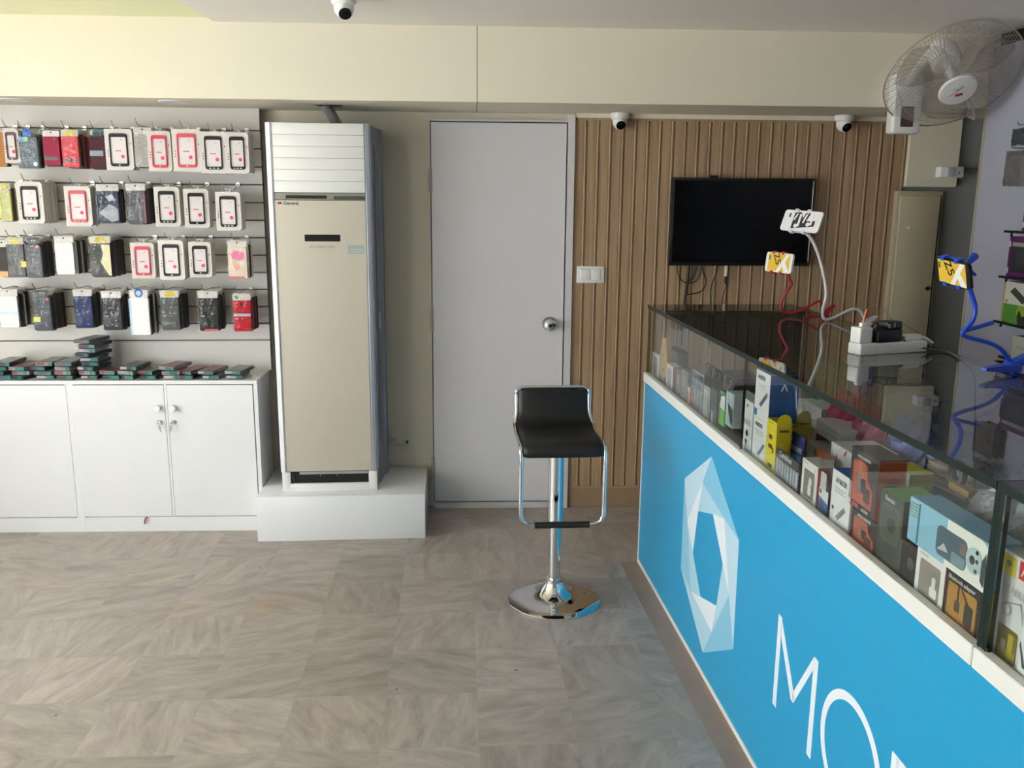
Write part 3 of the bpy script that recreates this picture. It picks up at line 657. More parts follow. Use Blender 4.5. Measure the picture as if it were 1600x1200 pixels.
# row, px centre, py top, py bottom, px width, kind, spec, count, spacing, label of front pack, how its hook is called
PACKS = [
 (0, -3, 203, 262, 22, B_, dict(case_rgb=(176, 118, 60), bag=False), 2, .02, 'tan case cut by the left photo edge, top row', 'the hook at the left photo edge, top row'),
 (0, 17, 201, 255, 22, W_, dict(case_m=mat('case_maroon', (84, 34, 44), .4)), 3, .02, 'white framed maroon case left of the grey boxed case, top row', 'the hook left of the grey boxed case, top row'),
 (0, 41, 203, 265, 37, B_, dict(case_rgb=(96, 104, 116), header='blue_tab', extras=[('disc', .28, 0, -.86, .009, (230, 230, 226)), ('box', -.38, -.15, -.30, -.18, (40, 120, 200)), ('box', -.15, .05, -.30, -.18, (90, 180, 110))]), 2, .03, 'grey case in a clear box with blue hang tab and white dot, top row', 'the blue-tabbed hook, top row'),
 (0, 79, 204, 260, 28, B_, dict(case_rgb=(150, 24, 62), header='plain', extras=[('box', -.42, .3, -.83, -.73, (40, 24, 30)), ('disc', .18, 0, -.24, .005, (60, 20, 34))], bag=False), 3, .02, 'crimson case with a dark band, left of the coral case, top row', 'the crimson case hook, top row'),
 (0, 108, 203, 263, 29, B_, dict(case_rgb=(214, 72, 84), header='yellow', extras=[('box', -.42, .3, -.83, -.75, (40, 24, 30))]), 7, .016, 'coral red case in a clear bag under a yellow mark, top row', 'the coral case hook, top row'),
 (0, 152, 203, 265, 31, B_, dict(case_rgb=(78, 42, 48), header='teal_ring', gloss=.5, extras=[('box', -.42, .22, -.66, -.52, (122, 140, 150))], bag=False), 4, .018, 'maroon case with grey label and teal ring header, top row', 'the teal-ringed hook, top row'),
 (0, 185, 202, 266, 41, W_, dict(case_m=CB), 3, .022, 'white framed black case right of the maroon case, top row', 'the hook right of the maroon case, top row'),
 (0, 222, 199, 263, 30, B_, dict(case_rgb=(168, 164, 160), header='plain', gloss=.2), 4, .022, 'empty looking grey clear case between black and red framed cases, top row', 'the hook between black and red framed cases, top row'),
 (0, 248, 205, 268, 34, W_, dict(case_m=CR), 5, .020, 'narrower white framed red case left of the larger red one, top row', 'the hook of the narrower red case, top row'),
 (0, 291, 202, 268, 43, W_, dict(case_m=CR), 2, .022, 'larger white framed red case, right of the two in the top row', 'the hook of the larger red case, top row'),
 (0, 333, 206, 271, 40, W_, dict(case_m=CB, wide=True), 3, .022, 'white framed black case second from the right end of the top row', 'the second hook from the right, top row'),
 (0, 370, 207, 271, 34, W_, dict(case_m=CB, wide=True), 5, .020, 'white framed black case at the right end of the top row', 'the rightmost hook, top row'),
 (1, 6, 286, 347, 19, B_, dict(case_rgb=(200, 204, 150), header='yellow', extras=[('box', -.42, -.3, -.95, -.2, (220, 200, 40)), ('box', .3, .42, -.95, -.2, (220, 200, 40))]), 3, .02, 'yellow edged clear case at the left photo edge, second row', 'the yellow case hook at the left, second row'),
 (1, 46, 284, 349, 39, W_, dict(case_m=CB, wide=True), 12, .018, 'white framed black case fronting a long stack, second row', 'the hook with the longest stack, second row'),
 (1, 121, 291, 353, 39, W_, dict(case_m=CR, wide=True), 4, .020, 'the only white framed red case in the second row', 'the red case hook, second row'),
 (1, 167, 288, 350, 37, B_, dict(case_rgb=(50, 60, 82), header='plain', gloss=.15, extras=[('poly', [(-.38, -.72), (.05, -.50), (.38, -.62), (.38, -.90), (.1, -.95), (-.2, -.80)], 0, 0, 0, (150, 150, 160)), ('poly', [(-.1, -.30), (.2, -.25), (.3, -.4), (.05, -.42)], 0, 0, 0, (170, 176, 190))]), 3, .022, 'navy case with silver swirls in a clear bag, second row', 'the swirled case hook, second row'),
 (1, 211, 287, 351, 34, B_, dict(case_rgb=(82, 82, 88), header='plain', extras=[('box', .34, .42, -.95, -.2, (130, 28, 54))]), 7, .018, 'grey case in a clear bag with crimson edge, second row', 'the crimson edged case hook, second row'),
 (1, 260, 292, 354, 37, W_, dict(case_m=CB, wide=True), 4, .020, 'white framed black case third from the right of the second row', 'the third hook from the right, second row'),
 (1, 306, 295, 356, 37, W_, dict(case_m=CB), 3, .020, 'white framed black case second from the right of the second row', 'the second hook from the right, second row'),
 (1, 356, 300, 360, 38, W_, dict(case_m=CB, wide=True), 3, .020, 'white framed black case at the right end of the second row', 'the rightmost hook, second row'),
 (2, 2, 376, 434, 16, B_, dict(case_rgb=(60, 50, 46), header='plain', bag=False, extras=[('box', -.42, .42, -.97, -.82, (200, 140, 50))]), 3, .02, 'black case with orange foot at the left photo edge, third row', 'the hook at the left photo edge, third row'),
 (2, 22, 371, 435, 30, B_, dict(case_rgb=(92, 92, 92), header='yellow', gloss=.12, extras=[('box', .24, .5, -.72, -.58, (214, 210, 50))]), 2, .02, 'glossy grey case in a clear bag with yellow header, third row', 'the yellow headed hook at the left, third row'),
 (2, 50, 371, 436, 29, B_, dict(case_rgb=(98, 98, 104), header='dark', gloss=.4, extras=[('disc', .26, 0, -.22, .008, (224, 110, 110))]), 6, .019, 'matte grey case with red dot and dark header, third row', 'the dark headed hook, third row'),
 (2, 99, 369, 430, 33, B_, dict(case_rgb=(226, 226, 232), header='plain', gloss=.2), 7, .018, 'plain white case in a clear bag, third row', 'the plain white case hook, third row'),
 (2, 155, 369, 434, 35, B_, dict(case_rgb=(74, 72, 70), header='yellow', gloss=.15, extras=[('poly', [(.05, -.2), (.42, -.2), (.42, -.95), (.3, -.93), (.0, -.62), (.12, -.42)], 0, 0, 0, (226, 214, 168))]), 9, .018, 'dark case with gold mirror patch and yellow header, third row', 'the gold patched case hook, third row'),
 (2, 222, 379, 435, 35, W_, dict(case_m=CR), 3, .020, 'white framed red case in the third row', 'the red case hook, third row'),
 (2, 267, 375, 437, 39, W_, dict(case_m=CB), 4, .020, 'larger white framed black case right of the red one, third row', 'the hook right of the red case, third row'),
 (2, 312, 378, 433, 34, W_, dict(case_m=CB), 3, .020, 'smaller white framed black case beside the floral case, third row', 'the hook left of the floral case, third row'),
 (2, 370, 376, 436, 34, B_, dict(case_rgb=(222, 206, 186), header='plain', extras=[('poly', [(-.3, -.35), (-.1, -.25), (.3, -.3), (.35, -.45), (.1, -.5), (-.2, -.47)], 0, 0, 0, (222, 90, 150)), ('poly', [(-.2, -.6), (.0, -.55), (.1, -.7), (-.1, -.78)], 0, 0, 0, (226, 150, 140)), ('box', -.42, .3, -.97, -.93, (190, 40, 50))]), 5, .018, 'pink floral case in a clear bag, right end of third row', 'the floral case hook, third row'),
 (3, 11, 452, 513, 33, B_, dict(case_rgb=(236, 238, 238), header='plain', gloss=.25, extras=[('box', -.42, .35, -.64, -.58, (190, 226, 226))]), 6, .018, 'white case with pale teal line at the left photo edge, bottom row', 'the hook at the left photo edge, bottom row'),
 (3, 63, 453, 518, 31, B_, dict(case_rgb=(82, 84, 92), header='dark', gloss=.4, extras=[('disc', .30, 0, -.22, .007, (216, 90, 96)), ('box', -.42, -.1, -.76, -.64, (206, 204, 50))]), 8, .018, 'grey case with red dot and yellow sticker, bottom row', 'the yellow stickered case hook, bottom row'),
 (3, 128, 452, 514, 31, B_, dict(case_rgb=(28, 42, 92), header='plain', gloss=.2), 6, .018, 'navy blue case in a clear bag, bottom row', 'the navy case hook, bottom row'),
 (3, 173, 455, 517, 34, B_, dict(case_rgb=(44, 44, 50), header='plain', gloss=.25), 5, .018, 'charcoal case left of the white case, bottom row', 'the charcoal case hook, bottom row'),
 (3, 216, 453, 525, 35, B_, dict(case_rgb=(242, 242, 240), header='round_blue', gloss=.3, extras=[('box', -.42, -.34, -.95, -.2, (170, 200, 230))]), 6, .018, 'bright white case under a round blue header, bottom row', 'the blue headed hook, bottom row'),
 (3, 264, 454, 517, 32, B_, dict(case_rgb=(78, 80, 80), header='yellow', gloss=.12, extras=[('box', -.4, .2, -.83, -.78, (90, 120, 70))]), 8, .018, 'clear dark case with yellow header, bottom row', 'the yellow headed hook right of the white case, bottom row'),
 (3, 324, 455, 518, 34, B_, dict(case_rgb=(18, 18, 20), header='plain', gloss=.1, extras=[('box', -.2, .42, -.975, -.93, (190, 50, 60))]), 8, .017, 'glossy black case in a clear bag left of the red case, bottom row', 'the glossy black case hook, bottom row'),
 (3, 377, 459, 519, 31, B_, dict(case_rgb=(190, 30, 46), header='teal_mark', gloss=.25, extras=[('box', -.42, .42, -.58, -.51, (170, 180, 196)), ('box', -.06, .06, -.32, -.22, (60, 20, 26))]), 8, .016, 'red case with silver band, right end of bottom row', 'the rightmost hook, bottom row'),
]
ROWSLOT = [0, 3, 6, 9]
BACKS = [(70, 66, 68), (54, 54, 58), (88, 84, 84), (44, 42, 46)]
for (row, px, pt, pb, pw, kind, spec, cnt, gap, label, hook) in PACKS:
    Yf = 4.235
    a = at_y(px, pt, Yf); b_ = at_y(px, pb, Yf); w = pw*Yf/1400*.985; h = a.z-b_.z
    ybd = yb(a.x); cnt = max(1, min(cnt, int((ybd-.030-Yf)/gap)+1))
    rz = random.uniform(-.05, .10); 
    t = thing('hanging_phone_case', label, 'phone case', (a.x, Yf, a.z), rz, 'hanging phone case packs')
    if kind == W_: pack_boxed(t, w, h, **spec)
    else: pack_clear(t, w, h, **spec)
    # the packs behind on the same hook: one shared mesh
    if kind == W_:
        mb = MB(); mb.rrect(-w/2, w/2, -h, 0, -.0075, .0075, .010, 0, 3); mb.box(-.012, .012, -.001, .001, 0, .010); mats = [CARD]
        me = mb.mesh('hanging_case_card', mats)
        pool = [me]
    else:
        pool = []
        for c_ in BACKS[:3]:
            mb = MB(); mb.rrect(-w*.46, w*.46, -h*.98, -h*.12, -.0055, .0055, .006, 0, 2); mb.box(-w*.42, w*.42, -.0006, .0006, -h*.12, 0, 1)
            pool.append(mb.mesh('hanging_case_back', [col(*(spec['case_rgb'] if c_ == BACKS[0] and spec['case_rgb'][0] > 120 else c_), spec=.2), mat('cloudy_film', (196, 194, 192), .35, noise=.06, nscale=60)]))
    for k in range(1, cnt):
        o = bpy.data.objects.new('hanging_phone_case', pool[(k+row) % len(pool)]); COL.objects.link(o)
        o.location = (a.x+random.uniform(-.003, .003), Yf+gap*k+(.006 if k == 1 else .004), a.z+random.uniform(-.004, .004)); o.rotation_euler = (0, 0, rz+random.uniform(-.02, .05))
        tag(o, '%s pack behind, on %s' % (ORD[k-1], hook), 'phone case', 'phone case packs behind the front ones')
    # hook
    zs = SL[ROWSLOT[row]]
    mb = MB(); tipx = -.006
    zt_ = a.z+.006
    path = [(0, ybd+.010, zs), (0, ybd-.012, zs-.001), (tipx*.5, (ybd+Yf)/2, zt_+.001), (tipx, Yf-.012, zt_), (tipx*1.5, Yf-.035, zt_+.008), (tipx*2, Yf-.048, zt_+.030)]
    mb.tube([(a.x+p[0], p[1], p[2]) for p in smoothpath(path, 4)], .0022, 6)
    hk = thing('display_hook', 'wire display hook: %s' % hook.replace('the ', '', 1), 'hook', (a.x, ybd, zs), 0, 'wire hooks of the display board')
    mb.xf(Matrix.Translation((-a.x, -ybd, -zs))); mb.build('wire', STEEL, hk)
    mb = MB(); mb.box(-.010, .010, -.005, .0, -.010, .012, 0, .001, 1); mb.build('bracket', STEEL, hk)

# ------------------------------------------------------------------ bagged cases in stacks on the cabinet
STK = [(14, 4, 0), (43, 3, 1), (80, 4, 0), (112, 4, 0), (150, 9, 0), (181, 2, 1), (212, 3, 0), (242, 2, 0), (272, 3, 1), (301, 2, 1), (335, 2, 1), (373, 2, 0)]
SN = ['first stack from the left', 'second stack from the left', 'third stack from the left', 'stack left of the tall one', 'tall stack', 'stack right of the tall one', 'sixth stack from the right', 'fifth stack from the right', 'fourth stack from the right', 'third stack from the right', 'second stack from the right', 'rightmost stack']
TEAL = col(26, 120, 110); DK = col(58, 60, 66); RDD = col(140, 36, 48); GY = col(128, 126, 124)
def bagged(tops, front, w=.088, h=.0165, dp=.16):
    pass
for i, (px, n_, red) in enumerate(STK):
    for k in range(n_):
        Yc = 4.185+random.uniform(0, .012)
        p = at_z(px, 589, ZT); h = .0212; w = .080; dp = .155
        rz = -.12+random.uniform(-.24, .24)
        lab = ('%s bagged case up in the %s on the cabinet' % (ORD[k], SN[i])) if n_ > 1 else 'single'
        t = thing('bagged_phone_case', lab, 'phone case', (p.x+random.uniform(-.010, .010), Yc+dp/2, ZT+.001+k*h), rz, 'bagged phone cases on the cabinet top')
        topc = RDD if (red and k == n_-1) else GY
        mb = MB(); mb.box(-w/2, w/2, -dp/2, dp/2, .001, h-.003, [0, 0, 0, 0, 0, 1], .002, 1); bx = mb.build('box', [random.choice((DK, col(40, 56, 66), col(96, 98, 104), col(150, 148, 150))), topc], t)
        mb = MB(); e0 = random.choice((.0, -.2, .1)); mb.box(w*(e0+.15), w*random.choice((.5, .38)), -dp/2-.0008, -dp/2+.001, .002, h-.004); mb.build('end_label', TEAL, bx)
        if random.random() < .45:
            mb = MB(); mb.box(-w*.45, w*random.uniform(-.2, .1), -dp/2-.0008, -dp/2+.001, .006, h-.005); mb.build('end_label', random.choice((RDD, col(190, 190, 196))), bx)
        nx, ny = 6, 6; vs = []
        for s_ in (0, 1):
            for j in range(ny+1):
                for q in range(nx+1):
                    e = min(q, nx-q, j, ny-j); jx = random.uniform(-.005, .005)
                    vs.append(((q/nx-.5)*(w+.012)+jx, (j/ny-.5)*(dp+.022)+jx, (h*.5 if e == 0 else (h-.0022+random.uniform(-.0008, .0016) if s_ else .0004))+(random.uniform(-.003, .004) if e == 0 else 0)))
        o_ = (nx+1)*(ny+1); fs = []
        for j in range(ny):
            for q in range(nx):
                a = j*(nx+1)+q; fs += [(a, a+nx+1, a+nx+2, a+1), (o_+a, o_+a+1, o_+a+nx+2, o_+a+nx+1)]
        mb = MB(); mb.add(vs, fs, 0, False); mb.build('bag_film', FILMC, t)

# ------------------------------------------------------------------ platform and floor-standing air conditioner
AP = math.radians(2.05)
def platform_pt(x, y): return Vector((-.6095+x*math.cos(AP)-y*math.sin(AP), 4.032+x*math.sin(AP)+y*math.cos(AP), 0))
t = thing('platform', 'white boxed platform under the air conditioner', 'platform', (-.6095, 4.032, 0))
bmp = bmesh.new(); fp_ = [(-1.0005, 4.018), (-.2165, 4.046), (-.2245, 4.49), (-.9985, 4.49)]
lo = [bmp.verts.new((x+.6095, y-4.032, 0)) for x, y in fp_]; hi = [bmp.verts.new((x+.6095, y-4.032, .2205)) for x, y in fp_]
bmp.faces.new(lo[::-1]); bmp.faces.new(hi)
for i in range(4): bmp.faces.new((lo[i], lo[(i+1) % 4], hi[(i+1) % 4], hi[i]))
bmesh.ops.bevel(bmp, geom=list(bmp.edges), offset=.003, segments=2, profile=.5, affect='EDGES')
mb = MB(); mb.bm(bmp, 0, True); bmp.free(); mb.build('box', WHITE, t)
ac = thing('air_conditioner', 'tall floor standing air conditioner with champagne front on the white platform', 'air conditioner', (-.668, 4.105, .2205), math.radians(2.5))
hw = .2275; ZTOP = 1.686
mb = MB()   # shell with rounded back corners
def shell(z0, z1, wd, y0, y1, r=.05, mi=0):
    pts = [(-wd, y0, z0)]+[(wd, y0, z0)]+[(wd-r+r*math.sin(a), y1-r+r*math.cos(a), z0) for a in (PI/2, 1.1, .7, .35, 0)]+[(-wd+r-r*math.sin(a), y1-r+r*math.cos(a), z0) for a in (0, .35, .7, 1.1, PI/2)]
    mb.prism(pts, (0, 0, z1-z0), mi)
mb.prism([(-.216, .045, 0), (.222, .045, 0), (.228, .12, 0), (.232, .125, 0), (.246, .245, 0), (.243, .25, 0), (.243, .256, 0), (.258, .262, 0), (.262, .33, 0), (.250, .345, 0), (-.19, .345, 0), (-.216, .31, 0)], (0, 0, ZTOP-.004)); body = mb.build('body', SILVER, ac)
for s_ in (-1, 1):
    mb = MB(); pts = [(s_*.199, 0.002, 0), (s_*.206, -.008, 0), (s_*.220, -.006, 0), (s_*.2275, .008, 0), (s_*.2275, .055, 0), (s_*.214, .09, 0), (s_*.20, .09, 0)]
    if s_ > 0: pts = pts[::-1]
    mb.prism([(x, y, .096) for x, y, z in pts], (0, 0, ZTOP-.096)); mb.build('side_column', SILVERL if s_ < 0 else mat('silver_column_shaded', (176, 182, 196), .22, .5, noise=.01), ac)  # side light put into the colours: left column paler, right one darker
mb = MB(); mb.box(-.199, .199, -.002, .05, .098, 1.355, 0, .002, 1)
fp = mb.build('front_panel', CHAMP, ac)
mb = MB(); mb.box(-.199, .199, .012, .05, 1.357, ZTOP-.001); mb.build('louvre_back', DARKGAP, ac)
for k in range(6):
    z0 = 1.388+k*(.298/6); mb = MB(); mb.box(-.197, .199, -.004, .016, z0+.0004, z0+.298/6-.0004, 0, .0016, 2); mb.build('louvre', WHITEP, ac)
mb = MB(); mb.box(-.199, .199, -.001, .03, 1.357, 1.386, 0, .001, 1)
mb.box(-.15, .03, -.0022, -.0005, 1.362, 1.376, 1); mb.box(.06, .197, -.0022, -.0005, 1.359, 1.374, 2); mb.build('chrome_strip', [mat('satin_strip', (176, 174, 168), .2, .6), mat('strip_reflection_dark', (70, 62, 52), .15, .6), mat('strip_reflection_grey', (110, 112, 104), .15, .7)], ac)  # dark and grey bars paint reflections onto the strip
mb = MB(); mb.box(-.074, .083, -.0035, -.001, 1.174, 1.204); mb.build('display', mat('display_black', (20, 21, 22), .55, spec=.2), fp)
mb = MB(); mb.disc((-.181, -.0022, 1.342), .0055, mi=0, seg=14); mb.disc((-.173, -.0022, 1.342), .0055, mi=0, seg=14); mb.text('General', .021, tf(-.128, -.0024, 1.341), 1, align='CENTER', bold=.0006); mb.build('badge', [mat('badge_red', (150, 40, 36), .4), mat('badge_ink', (84, 78, 72), .5)], fp)
mb = MB(); mb.text('ECONOCOOL', .017, tf(.003, -.0022, 1.150), 0); mb.build('lettering', mat('faint_letters', (128, 122, 114), .4), fp)
mb = MB(); mb.box(.115, .188, -.003, -.001, 1.118, 1.158); mb.box(.128, .183, -.0034, -.003, 1.137, 1.141, 1); mb.box(.128, .183, -.0034, -.003, 1.127, 1.130, 1); mb.build('sticker', [mat('sticker_blue_grey', (160, 168, 166), .4), mat('sticker_line', (196, 198, 194), .5)], fp)
mb = MB(); mb.box(-.222, .222, -.004, .06, 0, .014, 0, .003); mb.box(-.222, -.182, -.004, .06, .008, .096, 0, .004); mb.box(.182, .222, -.004, .06, .008, .096, 0, .004); mb.box(-.19, .19, -.004, .05, .010, .038, 0, .003); mb.build('base', mat('base_white', (222, 221, 218), .3), ac)
mb = MB(); mb.box(-.183, .183, .01, .05, .036, .097); mb.tube([(-.175, .006, .08), (-.165, -.001, .055)], .004, 6)
gr = mb.build('intake', BLACK, ac)
mb = MB(); mb.box(-.14, .178, -.002, .004, .084, .096); mb.box(-.045, -.043, -.003, .002, .074, .088); mb.box(.032, .034, -.003, .002, .074, .088); mb.build('intake_bar', mat('bar_grey', (150, 152, 156), .4), gr)
mb = MB(); mb.prism([(.2325, .13, .2), (.2345, .13, .2), (.2352, .136, .2), (.2332, .136, .2)], (0, 0, 1.4)); mb.box(.236, .2425, .19, .215, .75, .83, 1); mb.build('side_seam', [DARKGAP, SILVERL], body)
# duct to the beam and the wall stub
q0 = at_y(528, 192, 4.30); q1 = at_y(508, 168, 4.24); q1.z = ZB+.01
mb = MB(); mb.tube(smoothpath([(q0.x+.02, 4.32, 1.86), (q0.x, 4.30, 1.905), ((q0.x+q1.x)/2, 4.27, 1.955), (q1.x, 4.24, ZB)], 5), .024, 14)
tag(mb.build('air_duct', mat('duct_grey', (146, 142, 142), .6, noise=.06, bump=.3, bscale=90)), 'grey pipe rising from the air conditioner into the beam', 'pipe')
qa = at_z(494, 165.5, ZB); qb = at_z(538, 168, ZB)
mb = MB(); mb.prism([(qa.x, 4.20, ZB-.0012), (qa.x+.03, 4.215, ZB-.0012), (qb.x-.02, 4.205, ZB-.0012), (qb.x+.005, 4.215, ZB-.0012), (qb.x, 4.27, ZB-.0012), (qa.x+.02, 4.28, ZB-.0012)], (0, 0, .0014)); tag(mb.build('beam_hole', DARKGAP), 'dark ragged hole in the beam underside around the pipe', 'hole', None, 'structure')
q = at_y(634, 690.5, 4.47)
mb = MB(); mb.tube([(q.x-.10, 4.47, q.z+.001), (q.x-.03, 4.465, q.z), (q.x+.004, 4.463, q.z+.001)], .0085, 10); mb.tube([(q.x+.002, 4.463, q.z+.001), (q.x+.012, 4.463, q.z+.001)], .009, 10, 1); mb.box(q.x-.06, q.x-.05, 4.465, 4.5, q.z-.012, q.z+.012)
tag(mb.build('pipe_stub', [mat('pipe_cream', (178, 172, 158), .5), DARKGAP]), 'short pale pipe stub on the wall right of the air conditioner', 'pipe')

# ------------------------------------------------------------------ bar stool
st = thing('bar_stool', 'black seated chrome bar stool standing on the tiles by the blue counter', 'stool', (.335, 3.365, 0), math.radians(1.5))
mb = MB(); mb.lathe([(.186, 0), (.1865, .004), (.182, .008), (.13, .016), (.085, .026), (.058, .042), (.044, .062), (.036, .078), (.0345, .085), (.0345, .095), (.028, .096), (.0001, .096)], 64); mb.build('base', CHROME, st)
mb = MB(); mb.lathe([(.0245, .09), (.0245, .40), (.0001, .40)], 28); mb.build('lower_post', CHROME, st)
mb = MB(); mb.lathe([(.0001, .335), (.0305, .335), (.0315, .340), (.0300, .35), (.0300, .66), (.0001, .66)], 28); po = mb.build('upper_post', CHROME, st)
mb = MB(); mb.box(-.09, .09, -.07, .09, .652, .664, 0, .003); mb.build('seat_plate', mat('plate_black', (26, 26, 27), .4), st)
# seat: a padded sheet, front lip curled down and low back curled up
def taper(z):
    k = min(1, max(0, (z-.705)/.05)); return 1-.06*k*k*(3-2*k)
prof = [(-.196, .664), (-.203, .676), (-.198, .690), (-.180, .700), (-.13, .703), (-.05, .698), (.03, .696), (.085, .704), (.118, .722), (.136, .752), (.147, .79), (.153, .824), (.151, .841)]
PS = smoothpath([Vector((0, y, z)) for y, z in prof], 4); PY = [(p.y, p.z) for p in PS]; th = .030; HW = .148
top = []; bot = []
for i, (y, z) in enumerate(PY):
    a = PY[max(0, i-1)]; b_ = PY[min(len(PY)-1, i+1)]; d = Vector((b_[0]-a[0], b_[1]-a[1])).normalized(); nn = Vector((-d.y, d.x))
    e = min(i, len(PY)-1-i); tt = th*(.55 if e == 0 else .8 if e == 1 else 1)
    top.append((y+nn.x*tt*.5, z+nn.y*tt*.5)); bot.append((y-nn.x*tt*.5, z-nn.y*tt*.5))
xs = [-HW, -HW+.006, -HW+.02, -.05, .05, HW-.02, HW-.006, HW]; sh = [.35, .75, 1, 1, 1, 1, .75, .35]
vs = []; nP = len(PY)
for layer in (top, bot):
    for i in range(nP):
        c = ((top[i][0]+bot[i][0])/2, (top[i][1]+bot[i][1])/2)
        wf = taper(c[1]) if PY[i][0] > .05 else 1
        for x, s_ in zip(xs, sh): vs.append((x*wf, c[0]+(layer[i][0]-c[0])*s_, c[1]+(layer[i][1]-c[1])*s_))
nx = len(xs); fs = []; o_ = nP*nx
for i in range(nP-1):
    for j in range(nx-1):
        a = i*nx+j; fs += [(a, a+1, a+nx+1, a+nx), (o_+a, o_+a+nx, o_+a+nx+1, o_+a+1)]
    for j in (0, nx-1):
        a = i*nx+j; fs.append((a, a+nx, o_+a+nx, o_+a) if j == 0 else (a+nx, a, o_+a, o_+a+nx))
for i in (0, nP-1):
    for j in range(nx-1):
        a = i*nx+j; fs.append((a+1, a, o_+a, o_+a+1) if i == 0 else (a, a+1, o_+a+1, o_+a))
mb = MB(); mb.add(vs, fs, 0, True); mb.build('seat', LEATH, st)
# chrome loop: follows the seat edges, drops in front and carries the foot bar
XT = .156
side = [(y, z-.004) for y, z in PY[4:-1]]
left = [(-XT, y, z) for y, z in side][::-1]
loopL = [(-.105, -.205, .398), (-.125, -.206, .400), (-.147, -.207, .412), (-XT, -.208, .438), (-XT, -.208, .50), (-XT, -.208, .60), (-XT, -.207, .655)]+[(-XT*(taper(z+.004) if y > .05 else 1), y, z) for y, z in side]
XT2 = XT*.94; loopL += [(-XT2+.006, .158, .838), (-XT2+.02, .160, .846), (-XT2+.05, .160, .847)]
loopR = [(-x, y, z) for x, y, z in loopL[::-1]]
mb = MB(); mb.tube(loopL+loopR, .0085, 10); mb.build('frame', CHROME, st)
mb = MB(); mb.tube([(-.103, -.205, .398), (.103, -.205, .398)], .0125, 14); mb.build('foot_bar', MATTEB, st)
mb = MB(); mb.tube(smoothpath([(.02, -.02, .655), (.06, -.05, .645), (.105, -.07, .642)], 4), .004, 6); mb.lathe([(.0001, 0), (.008, .002), (.009, .02), (.0001, .022)], 12, 1, Matrix.Translation((.1, -.068, .642)) @ Matrix.Rotation(PI/2, 4, 'Y')); mb.build('lift_lever', [CHROME, BLACK], st)
# ------------------------------------------------------------------ glass-topped counter with blue printed front
ZD = .848; LEN = 3.45; DEP = .626; SJ = 1.194; SD = 2.395
ct = thing('display_counter', 'long glass topped counter with bright blue printed front', 'counter', P0, CTH)
mb = MB(); mb.box(.0, LEN, .006, DEP-.02, .0, ZD-.004); mb.build('base_cabinet', mat('counter_white', (206, 206, 204), .4, noise=.02), ct)
mb = MB(); mb.box(.004, LEN, .012, DEP-.02, ZD-.004, ZD); mb.build('deck', mat('deck_charcoal', (62, 62, 62), .35, noise=.08), ct)
mb = MB(); mb.box(.010, LEN, -.003, .006, .018, .826)
panel = mb.build('front_panel', BLUEP, ct)
mb = MB(); mb.box(-.002, .010, -.006, .012, 0, .83); mb.box(.0, LEN, -.006, .006, 0, .017); mb.box(.012, SD+.001, -.0034, .0, .824, .829, 1); mb.box(SD+.004, LEN, -.0034, .0, .824, .829, 1)
mb.build('edge_trim', [WHITEP, DARKGAP], ct)
mb = MB(); mb.box(-.002, SD, -.010, .012, .828, .866, 0, .002, 1); mb.box(SD+.003, LEN, -.010, .012, .828, .866, 0, .002, 1); mb.build('ledge', mat('ledge_white', (226, 226, 224), .3, noise=.02), ct)
def pane(name, s0, s1, t0, t1, z0, z1, thin, g=GLASS):
    e = [1]*6
    for i in {'t': (0, 1), 's': (2, 3), 'z': (4, 5)}[thin]: e[i] = 0
    mb = MB(); mb.box(s0, s1, t0, t1, z0, z1, e); return mb.build(name, [g, GEDGE], ct)
ZG = 1.141
pane('front_glass', .006, SJ-.001, .002, .010, ZD+.002, ZG, 't'); pane('front_glass', SJ+.001, SD-.004, .002, .010, ZD+.002, ZG, 't'); pane('divider_glass', SD+.0100, SD+.0225, .000, DEP-.03, ZD, ZG, 's'); pane('front_glass', SD+.024, LEN, .002, .010, ZD+.002, ZG, 't')
pane('end_glass', -.002, .006, .002, DEP-.02, ZD, ZG, 's')
pane('divider_glass', SD-.003, SD+.0095, .000, DEP-.03, ZD, ZG, 's')
pane('top_glass', -.004, SD+.002, -.003, DEP, ZG, ZG+.0155, 'z', TOPG); pane('top_glass', SD+.005, LEN, -.003, DEP, ZG, ZG+.0155, 'z', TOPG)
mb = MB(); mb.box(SJ-.004, SJ+.004, .010, .02, ZD, ZD+.03, 0, .001, 1); mb.build('glass_clip', CHROME, ct)
mb = MB(); mb.box(.0, LEN, -.085, -.007, -.002, .0012); mb.xf(Matrix.Translation(P0) @ Matrix.Rotation(CTH, 4, 'Z')); struct('trim_7', mb, mat('brown_foot_strip', (156, 128, 110), .35, noise=.14, nscale=9), 'thin brown strip along the counter foot')  # thin brown strip on the floor along the counter
# printed mark: faceted hexagon ring, in flat tints of white on blue, then the letters M O B
def mixb(k): return mat('print_tint_%d' % int(k*100), tuple(int(a*(1-k)+b*k) for a, b in ((20, 238), (150, 242), (206, 250))), .3)
G = dict(T=(1112, 713), UL=(1070, 747.6), L=(1064, 888), B=(1098, 1020), BR=(1145.4, 1014.5), R=(1154.8, 844.5),
         A=(1091, 798.6), Bq=(1114.2, 803.4), Cq=(1129.3, 881), D=(1119.3, 946.5), E=(1094.7, 932.4), Fq=(1082.5, 863),
         p1=(1098, 754), p2=(1074, 813), p3=(1132, 810.5), p4=(1139, 929.5), p5=(1079.7, 924), p6=(1112, 987.6))
GP = {k: cs(*v, -.003) for k, v in G.items()}
FAC = [('T UL p2 p1', .78), ('T p1 p3 R', .50), ('p1 p3 Bq A', .72), ('UL L p5 p2', .55), ('p1 p2 Fq A', .95), ('p2 p5 E Fq', .70), ('p5 p6 D E', .97),
       ('L B p6 p5', .72), ('Bq p3 p4 Cq', .97), ('p3 R BR p4', .78), ('Cq p4 p6 D', .74), ('p4 BR B p6', .52)]
